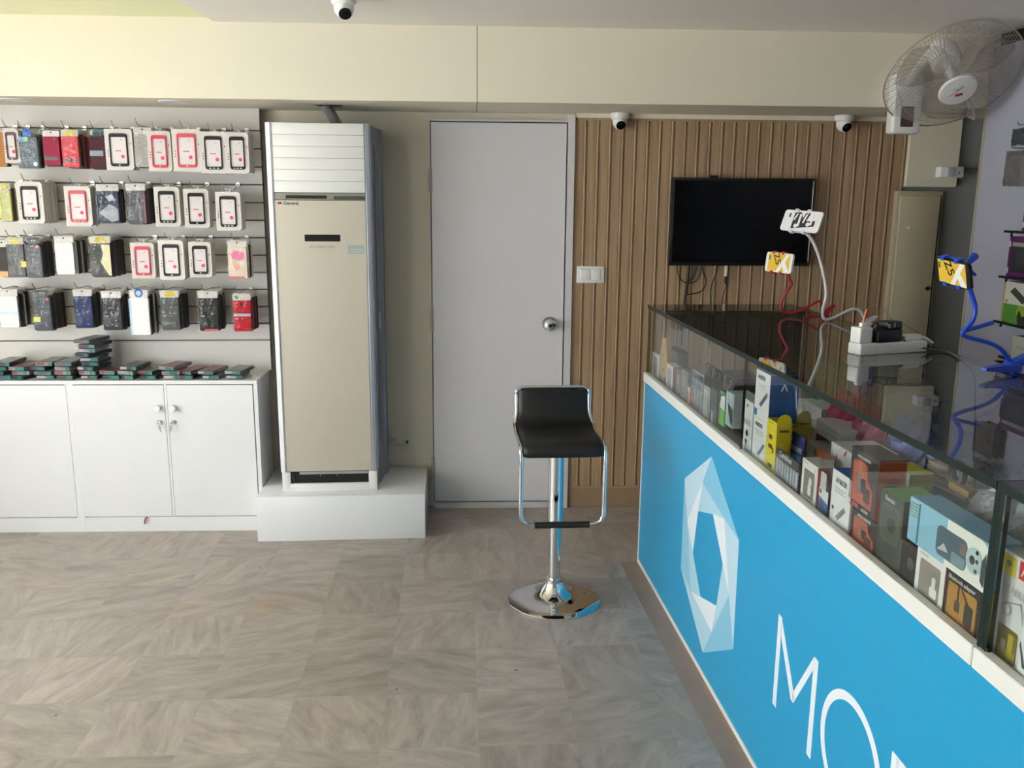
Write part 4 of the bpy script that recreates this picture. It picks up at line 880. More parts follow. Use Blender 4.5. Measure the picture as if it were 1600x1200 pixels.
mb = MB(); ms = []; ks = sorted(set(k for _, k in FAC))
for names, k in FAC:
    mb.prism([(GP[n_][0], -.0030, GP[n_][1]) for n_ in names.split()], (0, -.0004, 0), ks.index(k))
mb.build('hexagon_mark', [mixb(k) for k in ks], panel)
def pp(l): return [(s_, -.0030, z_) for s_, z_ in l]
mb = MB()
e_ = (0, -.0005, 0)
mb.prism(pp([(1.581, .263), (1.605, .263), (1.605, .523), (1.581, .523)]), e_)
mb.prism(pp([(1.806, .263), (1.830, .263), (1.830, .523), (1.806, .523)]), e_)
mb.prism(pp([(1.601, .523), (1.601, .478), (1.694, .341), (1.706, .341), (1.715, .358)]), e_)
mb.prism(pp([(1.806, .523), (1.700, .362), (1.705, .341), (1.710, .341), (1.811, .495), (1.811, .523)]), e_)
mb.build('letter_m', mixb(.97), panel)
mb = MB(); n_ = 72; oc = (2.012, .392); ro, ri = .1445, .1225; vs = []
for r_ in (ro, ri):
    for k in range(n_): vs.append((oc[0]+r_*math.cos(2*PI*k/n_), -.0035, oc[1]+r_*math.sin(2*PI*k/n_)))
mb.add(vs, [((k+1) % n_, k, n_+k, n_+(k+1) % n_) for k in range(n_)]); mb.build('letter_o', mixb(.97), panel)
mb = MB(); s0 = 2.180
mb.prism(pp([(s0, .263), (s0+.024, .263), (s0+.024, .523), (s0, .523)]), e_)
def bowl(zc, rz, sx):
    out = [(s0+.02, zc+rz)]; inn = [(s0+.02, zc+rz-.023)]
    for k in range(13):
        a = PI/2-PI*k/12; out.append((s0+.06+sx*math.cos(a), zc+rz*math.sin(a))); inn.append((s0+.06+(sx-.023)*math.cos(a), zc+(rz-.023)*math.sin(a)))
    out.append((s0+.02, zc-rz)); inn.append((s0+.02, zc-rz+.023)); n_ = len(out)
    mb.add([(a, -.0035, b) for a, b in out+inn], [(k, k+1, n_+k+1, n_+k) for k in range(n_-1)])
bowl(.4605, .0625, .055); bowl(.336, .073, .065); mb.build('letter_b', mixb(.97), panel)

# ------------------------------------------------------------------ goods inside the counter
def carton(name, label, cat, xl, xr, yt, yb, t, depth, cols, z0=None, group=None, rough=.4, yaw=0):
    if t <= .07: t = max(.016, t-.032)
    ym = (yt+yb)/2; s0 = cs(xl, ym, t)[0]; s1 = cs(xr, ym+(xr-xl)*.7, t)[0]; z1 = cs(xl, yt, t)[1]; zz = cs(xl, yb, t)[1] if z0 is None else z0
    w = s1-s0; h = z1-zz
    th_ = thing(name, label, cat, cw((s0+s1)/2, t, zz), CTH+yaw, group)
    f, sd, tp = cols
    mb = MB(); mb.box(-w/2, w/2, 0, depth, 0, h, [0, 0, 1, 1, 2, 2], .0012, 1)
    body = mb.build('box', [col(*f, rough=rough), col(*sd, rough=rough), col(*tp, rough=rough)], th_)
    return th_, w, h, body
def face(th_, w, h, items, part='front_print', y=0.0):
    mb = MB(); ms = []; lut = {}
    def mi(rgb, rough=.4):
        if rgb not in lut: lut[rgb] = len(ms); ms.append(col(*rgb, rough=rough))
        return lut[rgb]
    lev = y
    for it in items:
        lev -= .00025
        if it[0] == 'rect': _, a, b, c, d, rgb = it; mb.box((a-.5)*w, (b-.5)*w, lev-.0002, y, c*h, d*h, mi(rgb))
        elif it[0] == 'rr': _, a, b, c, d, rgb = it; mb.rrect((a-.5)*w, (b-.5)*w, c*h, d*h, lev-.0002, y, min((b-a)*w, (d-c)*h)*.22, mi(rgb))
        elif it[0] == 'disc': _, a, b, r, rgb = it; mb.disc(((a-.5)*w, lev, b*h), r, mi=mi(rgb), h=.0003)
        elif it[0] == 'poly': _, pts, rgb = it; mb.prism([((a-.5)*w, lev, b*h) for a, b in pts], (0, -.0002, 0), mi(rgb))
        elif it[0] == 'text': _, s_, a, b, sz, rgb, rot = it; mb.text(s_, sz, tf((a-.5)*w, lev-.0002, b*h, rot), mi(rgb), bold=.0002)
        elif it[0] == 'lines':
            _, a, b, c, n__, rgb = it
            for k in range(n__): mb.box((a-.5)*w, (b-.5-(.1 if k % 2 else 0))*w, lev-.0002, y, (c-.035*k)*h, (c-.035*k+.014)*h, mi(rgb))
    return mb.build(part, ms, th_)
def sideface(th_, w, items, depth, h):
    """print on the end that looks toward the shop front"""
    mb = MB(); ms = []
    for it in items:
        ms.append(col(*it[-1], rough=.4)); i = len(ms)-1
        if it[0] == 'rect': _, a, b, c, d, rgb = it; mb.box(w/2, w/2+.0005, a*depth, b*depth, c*h, d*h, i)
        else:
            _, s_, a, b, sz, rgb = it; mb.text(s_, sz, Matrix.Translation((w/2+.0006, a*depth, b*h)) @ Matrix.Rotation(PI/2, 4, 'Z') @ FRONT, i)
    return mb.build('side_print', ms, th_)
WH = (222, 224, 222); 
# far pane, from the far end forward
b = carton('accessory_box', 'small white framed box nearest the far end of the counter', 'box', 1019, 1028.5, 548, 590, .07, .03, (WH, WH, WH)); face(*b[:3], [('rect', .22, .8, .1, .86, (150, 152, 150)), ('rect', .3, .7, .2, .6, (110, 110, 110))])
s_, z_ = cs(1034, 560, .04)
t = thing('kraft_tag', 'tan kraft paper pack with round ends near the far end', 'packaging', cw(s_+.012, .045, ZD), CTH+.18)
mb = MB(); pts = [(-.03, 0, .02), (0, 0, 0), (.03, 0, .03), (.032, 0, .10), (.012, 0, .185), (-.02, 0, .18), (-.032, 0, .11)]; mb.prism(pts, (0, .022, 0)); mb.build('card', col(196, 160, 104), t)
mb = MB(); mb.disc((0, -.0002, .05), .007, mi=0); mb.disc((-.008, -.0002, .11), .006, mi=0); mb.build('printed_dots', col(130, 96, 56), t)
b = carton('accessory_box', 'dark box with red corner standing behind the kraft tag', 'box', 1043, 1057, 541, 590, .076, .045, ((58, 56, 62), (70, 60, 64), (60, 58, 62)), z0=ZD); face(*b[:3], [('rect', .0, .08, .0, 1., (220, 220, 220)), ('rect', .5, 1.0, .28, .5, (200, 90, 80))])
b = carton('accessory_box', 'white framed box right of the kraft tag', 'box', 1041, 1050.5, 566, 607, .06, .035, (WH, (176, 110, 100), WH)); face(*b[:3], [('rect', .2, .82, .1, .85, (156, 156, 154))])
for k, (x0, x1, c_) in enumerate([(1056, 1063, (120, 118, 118)), (1064, 1073, (132, 130, 128))]):
    b = carton('accessory_box', '%s of two grey boxes right of the white framed box' % ('left', 'right')[k], 'box', x0, x1, 574, 616+k*8, .06, .05, (c_, (140, 138, 136), (112, 110, 110)), group='grey boxes by the far pane'); face(*b[:3], [('rect', .2, .75, .45, .8, (158, 156, 152)), ('lines', .2, .8, .3, 4, (90, 90, 90))])
b = carton('accessory_box', 'thin box with orange front edge before the pale blister packs', 'box', 1074, 1078, 602, 632, .05, .03, ((206, 150, 110), (190, 60, 80), (150, 140, 130))); face(*b[:3], [('rect', .1, .9, .7, .95, (230, 230, 226))])
def blister(label, xl, xr, yt, yb, t, back, items, group=None, dome=.016):
    t = max(dome+.012, t-.03)
    ym = (yt+yb)/2; s0 = cs(xl, ym, t)[0]; s1 = cs(xr, ym+(xr-xl)*.7, t)[0]; z1 = cs(xl, yt, t)[1]; w = s1-s0; h = z1-ZD
    th_ = thing('blister_pack', label, 'packaging', cw((s0+s1)/2, t, ZD), CTH, group)
    mb = MB(); mb.rrect(-w/2, w/2, 0, h, 0, .002, min(w, h)*.12); mb.build('backing_card', col(*back) if back else FILM, th_)
    mb = MB(); mb.box(-w*.38, w*.38, -dome, 0, h*.08, h*.72, 0, min(.006, w*.2)); mb.build('plastic_shell', FILM, th_)
    face(th_, w, h, items, 'contents', -.003); return th_, w, h
for k in range(4):
    x = 1081+k*4.6
    blister('pale blue blister pack, %s of four leaning in a row in the far pane' % ORD[k], x, x+4.2, 574+k*3, 625+k*4, .055, ((126, 150, 158), (150, 160, 166), (120, 136, 146), (146, 158, 164))[k], [('rect', .2, .8, .2, .6, (190, 196, 198)), ('rect', .1, .9, .8, .95, (90, 96, 104))], 'pale blister packs in the far pane')
blister('rounded clear blister holding a white cable', 1099, 1108.5, 599, 650, .055, (170, 172, 172), [('rr', .2, .8, .1, .9, (206, 206, 204)), ('rr', .35, .65, .2, .8, (170, 168, 164))])
blister('clear blister with teal cable loop beside the green card', 1111, 1119, 605, 655, .055, (90, 112, 112), [('rr', .15, .85, .45, .95, (40, 70, 72)), ('rect', .3, .7, .05, .4, (176, 184, 184))])
b = carton('accessory_box', 'black and bright green card box in the far pane', 'box', 1121.5, 1132.5, 606, 660, .055, .012, ((34, 36, 34), (90, 150, 40), (36, 40, 36))); face(*b[:3], [('rect', .3, 1., .0, .45, (104, 186, 40)), ('poly', [(.3, .5), (1, .45), (1, .9), (.45, .85)], (226, 230, 226)), ('disc', .25, .55, .004, (190, 60, 50)), ('rect', .3, 1., .9, 1., (80, 150, 40))])
b = carton('accessory_box', 'pale teal box with dark slanted window left of the pane joint', 'box', 1134, 1145.5, 609, 663, .055, .07, ((166, 186, 186), (176, 186, 186), (196, 208, 206))); face(*b[:3], [('poly', [(.1, .7), (.95, .55), (.95, .05), (.7, .15)], (60, 66, 70)), ('poly', [(.05, .75), (.15, .7), (.8, .02), (.68, .02)], (206, 214, 214))])
for k in range(5):
    x = 1102+k*9
    th_ = carton('earphone_pack', 'dark earphone card, %s from the far end behind the blister packs' % ORD[k], 'packaging', x, x+8, 566+k*6, 610+k*5, .18, .012, ((76, 70, 72), (84, 76, 76), (60, 56, 58)), z0=ZD, group='earphone cards in the far pane')
    face(*th_[:3], [('disc', .4, .93, .005, (230, 228, 224)), ('poly', [(.3, .85), (.5, .85), (.3, .6), (.15, .6)], (168, 160, 158)), ('rect', .5, .9, .5, .72, (120, 72, 66))])
b = carton('accessory_box', 'wide dark box lying behind, left of the pane joint', 'box', 1128, 1152, 578, 606, .26, .10, ((70, 66, 70), (78, 74, 76), (74, 72, 74)))
# middle pane
b = carton('earphone_box', 'slim white earphone box right of the pane joint', 'box', 1161, 1174.5, 620, 705, .06, .055, (WH, (200, 204, 202), (206, 206, 204)), z0=ZD)
face(*b[:3], [('disc', .4, .90, .0055, (70, 66, 62)), ('disc', .5, .38, .010, (40, 38, 40)), ('disc', .45, .22, .008, (44, 42, 44)), ('rect', .42, .5, .05, .22, (120, 116, 116)), ('lines', .15, .9, .62, 3, (150, 152, 150))])
b1 = carton('power_bank_box', 'lower white power bank box with blue side beside the earphone box', 'box', 1175.5, 1196, 647, 725, .06, .06, (WH, (18, 88, 160), (222, 224, 222)), z0=ZD)
face(*b1[:3], [('text', 'ANKER', .42, .86, .018, (60, 64, 70), 0), ('lines', .2, .8, .74, 4, (176, 182, 184)), ('poly', [(.42, .20), (.55, .16), (.95, .48), (.85, .52)], (110, 132, 150))])
zt1 = ZD+b1[2]+.0005
b = carton('power_bank_box', 'upper white power bank box with deep blue side, touching the glass top', 'box', 1180, 1201.5, 574, 650, .06, .085, (WH, (18, 84, 156), (40, 90, 170)), z0=zt1)
face(*b[:3], [('text', 'ANKER', .42, .86, .018, (60, 64, 70), 0), ('lines', .2, .75, .72, 3, (176, 182, 184)), ('poly', [(.35, .30), (.48, .26), (.92, .56), (.82, .62)], (104, 112, 116)), ('rect', .02, .22, .04, .18, (60, 130, 190))])
sideface(b[0], b[1], [('text', '^', .5, .68, .05, (226, 230, 236)), ('rect', .02, .98, .0, .60, (14, 76, 146))], .085, b[2])
def yellow_box(label, xl, xr, yt, yb, t):
    b = carton('yellow_cable_box', label, 'box', xl, xr, yt, yb, t, .045, ((226, 208, 40), (206, 188, 30), (216, 196, 40)), z0=ZD, group='yellow boxes with round hang tabs')
    face(*b[:3], [('lines', .2, .7, .94, 1, (150, 130, 40)), ('rr', .3, .62, .64, .72, (60, 54, 40)), ('rr', .3, .7, .46, .54, (110, 70, 40)), ('rr', .35, .75, .10, .17, (60, 54, 30)), ('rect', .75, .82, .4, .5, (80, 70, 30))])
    mb = MB(); mb.disc((0, 0, 0), .020, (1, 0, 0), 0, 24, .0012); mb.xf(Matrix.Translation((b[1]/2-.001, .022, b[2]+.004))); mb.build('hang_tab', col(226, 206, 36), b[0])
    sideface(b[0], b[1], [('rect', .2, .8, .82, .86, (90, 80, 30)), ('rect', .3, .7, .12, .3, (40, 36, 26))], .045, b[2])
yellow_box('front yellow cable box with round hang tab in the middle pane', 1196.5, 1211, 650, 738, .06)
yellow_box('second yellow box, just behind the front yellow one', 1211, 1223, 648, 736, .125)
yellow_box('third yellow box, farthest behind the front yellow one', 1231, 1243, 645, 735, .19)
t_, w, h = blister('grey battery blister lettered along its top, front of the yellow boxes', 1213, 1250, 697, 745, .045, (92, 94, 96), [('rect', .0, 1., .78, 1., (70, 66, 64)), ('text', 'Camelion', .42, .88, .022, (214, 216, 214), 0)]+[('rr', .06+.12*k, .15+.12*k, .12, .70, (176, 180, 190)) for k in range(8)])
b = carton('memory_card_pack', 'navy card pack standing above the battery blister', 'packaging', 1229, 1253, 668, 712, .09, .008, ((38, 52, 104), (80, 40, 70), (40, 50, 90)), yaw=.1)
face(*b[:3], [('rect', .12, .9, .38, .56, (150, 160, 190)), ('rect', .08, .2, .72, .9, (210, 214, 226)), ('rect', .26, .38, .68, .86, (210, 214, 226)), ('rect', .0, .9, .0, .28, (60, 110, 170))])
# grey boxes further back
for k, (x0, x1, a_, c_) in enumerate([(1226, 1253, 622, 655), (1255, 1282, 624, 656)]):
    carton('grey_handset_box', 'upper pale grey box, %s, standing behind the yellow tabs' % ('left of the pair', 'right of the pair')[k], 'box', x0, x1, a_, c_, .30, .10, ((214, 215, 214), (204, 206, 206), (220, 220, 218)), group='pale grey boxes in the middle pane')
b = carton('grey_handset_box', 'pale grey box behind the navy card pack', 'box', 1250, 1274, 655, 684, .24, .1, ((210, 212, 212), (170, 110, 130), (220, 220, 220)), group='pale grey boxes in the middle pane')
b = carton('grey_handset_box', 'pale grey box printed with two lines of dashes below the pink bag', 'box', 1275, 1312, 652, 676, .24, .1, ((226, 226, 224), (210, 212, 212), (230, 230, 228)), group='pale grey boxes in the middle pane'); face(*b[:3], [('lines', .2, .9, .72, 1, (120, 120, 122)), ('lines', .25, .9, .38, 1, (120, 120, 122))])
b = carton('grey_handset_box', 'long low grey box under the stacked grey boxes', 'box', 1252, 1300, 684, 712, .21, .12, ((200, 204, 202), (190, 194, 192), (206, 208, 206)), group='pale grey boxes in the middle pane')
b = carton('grey_handset_box', 'pale grey box with small red stripe left of the orange earphone boxes', 'box', 1297, 1331, 688, 740, .17, .12, ((208, 210, 208), (196, 198, 196), (220, 220, 218)), group='pale grey boxes in the middle pane'); face(*b[:3], [('poly', [(.6, .8), (.68, .98), (.74, .98), (.66, .78)], (176, 70, 60)), ('disc', .3, .65, .004, (70, 70, 70)), ('rect', .5, .95, .05, .3, (206, 196, 90))])
b = carton('earbud_box', 'white boxed earbuds with window and red side', 'box', 1251.5, 1275, 712, 795, .055, .042, ((226, 226, 220), (190, 46, 44), (214, 214, 208)), z0=ZD)
face(*b[:3], [('text', 'NOKIA', .58, .055, .015, (50, 46, 46), 0), ('lines', .1, .4, .93, 1, (150, 150, 150))])
def window_(b, a, c, d, e, items, inner=(126, 120, 116)):
    w, h = b[1], b[2]
    mb = MB(); mb.rrect((a-.5)*w, (c-.5)*w, d*h, e*h, -.0008, .0, .005); wn = mb.build('window', col(*inner, rough=.12, coat=1.0), b[0])
    if items: face(wn, w, h, items, 'contents', -.0008)
window_(b, .18, .84, .16, .80, [('rr', .48, .68, .24, .50, (226, 226, 222)), ('disc', .62, .56, .009, (226, 226, 222)), ('rr', .55, .66, .45, .66, (216, 216, 212))], (138, 128, 120))
b = carton('orange_box', 'orange and white box leaning behind the earbud box', 'box', 1266, 1290, 700, 745, .13, .03, ((222, 96, 50), (226, 226, 220), (222, 110, 70)), yaw=-.2); face(*b[:3], [('rect', .0, .1, .75, 1.0, (50, 48, 46))])
t_, w, h = blister('tall clear blister with a white and blue base', 1279, 1297, 702, 812, .06, None, [('rr', .25, .75, .36, .70, (206, 208, 210)), ('rect', .0, 1., .0, .30, (58, 84, 150)), ('poly', [(0, .30), (1, .22), (1, .42), (0, .42)], (222, 226, 226)), ('disc', .35, .37, .006, (40, 50, 60))], dome=.022)
b = carton('power_bank_box', 'white power bank box with blue top beside the orange earphone boxes', 'box', 1297.5, 1327, 728, 834, .055, .055, (WH, (210, 212, 210), (36, 92, 180)), z0=ZD)
face(*b[:3], [('text', 'ANKER', .5, .84, .018, (56, 58, 62), 0), ('lines', .2, .75, .70, 3, (180, 184, 184)), ('poly', [(.32, .20), (.46, .16), (.82, .40), (.72, .45)], (116, 122, 122)), ('rect', .12, .2, .3, .36, (90, 92, 92))])
def bud_box(label, yt, yb, z0):
    b = carton('earphone_box', label, 'box', 1328, 1370, yt, yb, .055, .062, ((46, 42, 42), (164, 74, 40), (62, 58, 56)), z0=z0, group='black and orange earphone boxes')
    face(*b[:3], [('poly', [(.12, .12), (.12, .80), (.38, .84), (.62, .80), (.66, .58), (.86, .42), (.86, .12)], (178, 84, 56)), ('rr', .30, .42, .28, .66, (120, 116, 118)), ('rr', .44, .6, .32, .56, (56, 50, 50)), ('rr', .56, .78, .2, .44, (74, 56, 50)), ('text', 'METAL EARBUDS', .5, .895, .0078, (210, 206, 200), 0), ('rect', .02, .12, .03, .12, (214, 210, 206)), ('rect', .14, .42, .03, .10, (170, 74, 66)), ('rect', .55, .8, .03, .08, (160, 152, 148))])
    sideface(b[0], b[1], [('rect', .0, 1., .0, .35, (170, 50, 26)), ('rect', .3, .7, .36, .60, (70, 74, 66))], .062, b[2]); return b
bb = bud_box('lower black and orange earphone box of the two stacked', 788, 868, ZD)
bud_box('upper black and orange earphone box of the two stacked', 693, 788, ZD+bb[2]+.0005)
b = carton('speaker_box', 'olive black box with green top right of the orange earphone boxes', 'box', 1371.5, 1407, 758, 880, .055, .085, ((66, 74, 62), (56, 54, 52), (120, 176, 84)), z0=ZD)
face(*b[:3], [('rr', .12, .9, .36, .86, (92, 104, 84)), ('rr', .16, .86, .40, .82, (78, 88, 72)), ('disc', .58, .60, .016, (48, 52, 48)), ('text', 'Remax', .45, .92, .014, (206, 212, 200), 0), ('poly', [(.3, .1), (.5, .04), (.7, .12), (.5, .2)], (86, 86, 82))])
b = carton('accessory_box', 'dark clear fronted box left of the white window box', 'box', 1404, 1430, 838, 910, .05, .05, ((50, 48, 50), (56, 54, 56), (66, 64, 64)), z0=ZD, rough=.15); face(*b[:3], [('rect', .03, .08, .02, .98, (120, 118, 118)), ('disc', .7, .6, .012, (84, 80, 80))])
b2 = carton('earbud_box', 'white window box holding earbuds under the pale blue box', 'box', 1430, 1474, 850, 932, .05, .05, ((230, 230, 224), (150, 56, 50), (220, 220, 214)), z0=ZD)
face(*b2[:3], [('text', 'NOKIA', .66, .05, .017, (50, 46, 46), 0), ('lines', .12, .4, .93, 1, (140, 140, 140)), ('rect', 0, .6, 0, .02, (170, 60, 50))])
window_(b2, .16, .86, .14, .84, [('rr', .56, .80, .22, .42, (228, 228, 224)), ('rr', .62, .74, .36, .62, (220, 220, 216))], (150, 142, 134))
b3 = carton('charger_box', 'black charger box with amber window under the pale blue box', 'box', 1477, 1530, 885, 962, .05, .05, ((44, 40, 40), (190, 150, 60), (60, 52, 52)), z0=ZD)
face(*b3[:3], [('text', 'Bluetooth adapter', .45, .90, .011, (200, 196, 190), 0), ('lines', .76, .98, .70, 3, (120, 116, 120))])
window_(b3, .08, .92, .08, .82, [('rr', .60, .84, .18, .60, (66, 62, 60)), ('rr', .32, .46, .32, .54, (72, 60, 46)), ('rect', .38, .41, .5, .82, (72, 60, 46)), ('poly', [(.46, .82), (.5, .82), (.72, .6), (.68, .58)], (60, 54, 50))], (180, 132, 58))
ztop = ZD+max(b2[2], b3[2])+.001
b = carton('pale_blue_box', 'long pale blue and white box lying on the boxes beside the divider', 'box', 1420, 1541, 772, 838, .042, .06, ((140, 192, 214), (120, 176, 214), (124, 176, 212)), z0=ztop)
face(*b[:3], [('poly', [(.52, .0), (1, .0), (1, .9), (.93, 1.), (.52, 1.)], (232, 234, 226)), ('rr', .40, .78, .14, .78, (74, 98, 108)), ('poly', [(.42, .25), (.5, .45), (.56, .3)], (200, 206, 206)), ('rr', .60, .77, .16, .4, (120, 150, 160)), ('rect', .70, .77, .45, .68, (130, 106, 96)), ('disc', .87, .5, .024, (176, 200, 200)), ('disc', .85, .5, .008, (60, 70, 74)), ('disc', .905, .52, .004, (60, 66, 70)), ('disc', .9, .32, .004, (60, 66, 70)), ('disc', .9, .70, .004, (60, 66, 70)), ('poly', [(.96, .2), (1, .1), (1, .8), (.96, .6)], (60, 74, 84)), ('lines', .03, .12, .88, 9, (170, 186, 160)), ('rect', .15, .155, .05, .95, (110, 166, 196))])
# near pane
b = carton('cable_box', 'tall white hanging box with yellow and red squares right of the divider', 'box', 1556, 1607, 848, 1075, .06, .05, ((214, 216, 214), (170, 172, 172), (196, 198, 198)), z0=ZD)
face(*b[:3], [('rect', .03, .42, .80, .97, (222, 206, 60)), ('rect', .52, .88, .82, .98, (190, 44, 52)), ('text', 'A', .70, .90, .028, (226, 214, 210), 0), ('disc', .22, .90, .006, (120, 110, 50)), ('text', 'CABLE', .5, .68, .018, (190, 192, 192), 0), ('poly', [(.2, .55), (.7, .62), (.95, .30), (.93, .30), (.69, .60), (.2, .54)], (150, 152, 152)), ('disc', .32, .50, .011, (170, 172, 172)), ('disc', .32, .50, .008, (214, 216, 214))])
window_(b, .12, .72, .04, .34, [('rect', .18, .7, .05, .14, (150, 140, 50)), ('rr', .25, .4, .08, .22, (150, 140, 120)), ('rr', .46, .62, .08, .3, (176, 160, 50))], (120, 112, 60))
mb = MB(); mb.rring(-b[1]*.1, b[1]*.45, b[2], b[2]+.04, .02, .022, .012, .008); mb.build('hang_tab', col(206, 208, 206), b[0])
b = carton('cable_box', 'white box partly cut by the right photo edge in the near pane', 'box', 1590, 1660, 930, 1130, .035, .03, ((226, 228, 228), (210, 212, 212), (214, 216, 216)), z0=ZD); face(*b[:3], [('poly', [(.0, .45), (.12, .2), (.18, .2), (.02, .5)], (60, 60, 62)), ('lines', .3, .8, .8, 3, (150, 150, 152))])
# soft goods and clutter behind
def bag(name, label, px, py, t, sx, sy, sz, m_, seed, inner=None, cat='plastic bag', z=None):
    s_ = px; z = ZD+.001
    th_ = thing(name, label, cat, cw(s_, t, z), CTH+random.uniform(-.4, .4))
    rnd = random.Random(seed); nu, nv = 26, 14; vs = []
    for j in range(nv+1):
        f = j/nv; a = PI*f
        for i in range(nu):
            u = 2*PI*i/nu; r_ = math.sin(a)**.6*(1+rnd.uniform(-.16, .16))
            vs.append((sx/2*r_*math.cos(u), sy/2*r_*math.sin(u), max(0, sz/2*(1-math.cos(a)*(1+rnd.uniform(-.10, .10))))))
    fs = [(j*nu+i, j*nu+(i+1) % nu, (j+1)*nu+(i+1) % nu, (j+1)*nu+i) for j in range(nv) for i in range(nu)]
    mb = MB(); mb.add(vs, fs, 0, False); mb.build('film' if inner else 'pouch', m_, th_)
    if inner:
        for k, c_ in enumerate(inner):
            mb = MB(); mb.box(-sx*.3, sx*.3, -sy*.28, sy*.28, sz*(.12+.22*k), sz*(.28+.22*k), 0, .003, 1); mb.xf(Matrix.Rotation(.25*k-.2, 4, 'Z')); mb.build('contents', col(*c_), th_)
    return th_
PKF = mat('pink_pouch', (190, 40, 96), .3, noise=.2, nscale=20, bump=.6, bscale=30)
BLF = mat('blue_pouch', (70, 86, 150), .35, noise=.2, nscale=20, bump=.6, bscale=30)
NVF = mat('violet_pouch', (84, 74, 120), .35, noise=.2, nscale=20, bump=.6, bscale=30)
GRF = mat('green_foam', (96, 120, 84), .5, noise=.3, nscale=40)
GYF = mat('grey_film_sheet', (128, 126, 134), .2, noise=.45, nscale=30, bump=1.0, bscale=45, coat=.4)
bag('pink_pouch', 'bright pink pouch behind the pale grey boxes', 1.170, 0, .34, .12, .10, .19, PKF, 3, cat='pouch')
bag('pink_pouch', 'darker pink pouch behind the upper orange earphone box', 1.322, 0, .34, .13, .10, .17, mat('plum_pouch', (150, 44, 92), .3, noise=.2, nscale=20, bump=.6, bscale=30), 4, cat='pouch')
bag('blue_pouch', 'blue violet pouch right of the pink pouches', 1.505, 0, .37, .17, .11, .20, BLF, 5, cat='pouch')
bag('blue_pouch', 'dull violet pouch between the pink and blue pouches', 1.30, 0, .51, .13, .10, .20, NVF, 6, cat='pouch')
bag('blue_pouch', 'small blue pouch above the pale grey boxes', .95, 0, .50, .13, .08, .20, BLF, 8, cat='pouch')
bag('green_pack', 'mossy green pack behind the upper grey boxes', .72, 0, .49, .22, .08, .20, GRF, 7, cat='packaging')
b = carton('adapter_box', 'white box with yellow sleeve behind the olive box', 'box', 1388, 1420, 722, 748, .17, .06, ((206, 210, 216), (214, 200, 50), (214, 198, 60)))
b_s, b_z = cs(1455, 725, .22)
for k in range(7):
    o = MB(); o.box(-.075, .075, -.05, .05, 0, .007, 0, .001, 1); o.box(-.072, .072, -.0505, -.049, .0018, .0052, 1)
    tg = o.build('card_pack', [col(196, 190, 176), col(120, 100, 84) if k % 2 else col(170, 160, 150)], None); tg.location = cw(b_s, .31, .95+k*.0078); tg.rotation_euler = (0, 0, CTH+.1+.03*(k % 3))
    tag(tg, '%s flat card pack from below in the stack behind the pale blue box' % ORD[k], 'packaging', 'flat card packs')
b = carton('accessory_box', 'dark carton under the stack of flat card packs', 'box', 1425, 1475, 742, 800, .25, .12, ((62, 60, 60), (70, 68, 68), (84, 84, 82)), z0=ZD)
th_ = b[0]
for c in COL.objects:
    if c.name.startswith('card_pack'): c.location.z = ZD+b[2]+.0008+(c.location.z-.95)
bag('plastic_bag', 'large crinkled grey bag just behind the pale blue box', 2.245, 0, .160, .22, .11, .235, GYF, 11)
bag('plastic_bag', 'crinkled clear bag with red packs by the looped strap', 2.050, 0, .245, .13, .11, .225, FILMC, 12, ((170, 90, 90), (200, 206, 196), (150, 150, 156)))
bag('plastic_bag', 'crinkled grey bag against the divider glass', 2.255, 0, .300, .21, .12, .265, GYF, 13)
bag('plastic_bag', 'clear bag with red and green packs far behind the strap', 2.035, 0, .395, .19, .13, .25, FILMC, 14, ((176, 60, 60), (150, 160, 120), (206, 196, 170)))
bag('plastic_bag', 'pale crinkled bag near the divider top', 2.250, 0, .460, .20, .14, .28, FILMC, 15, ((196, 190, 180), (120, 170, 110), (196, 120, 110)))
bag('plastic_bag', 'crinkled bag with red print right of the divider', 2.560, 0, .200, .22, .12, .25, GYF, 16)
bag('plastic_bag', 'small clear bag of pink packs in the near pane', 2.560, 0, .400, .22, .15, .26, FILMC, 17, ((186, 70, 90), (190, 190, 186), (200, 206, 200)))
t = thing('watch_strap', 'black and mustard looped strap on the plastic bags', 'strap', cw(2.035, .160, 1.03), CTH)
mb = MB(); mb.tube([(.020*math.cos(a), 0, .022+.022*math.sin(a)) for a in [2*PI*k/20 for k in range(20)]], .008, 8, 0, True); mb.build('loop', col(58, 52, 54), t)
mb = MB(); mb.box(-.01, .062, -.013, .013, -.012, .004, 0, .004); mb.build('tongue', col(140, 112, 44), t)
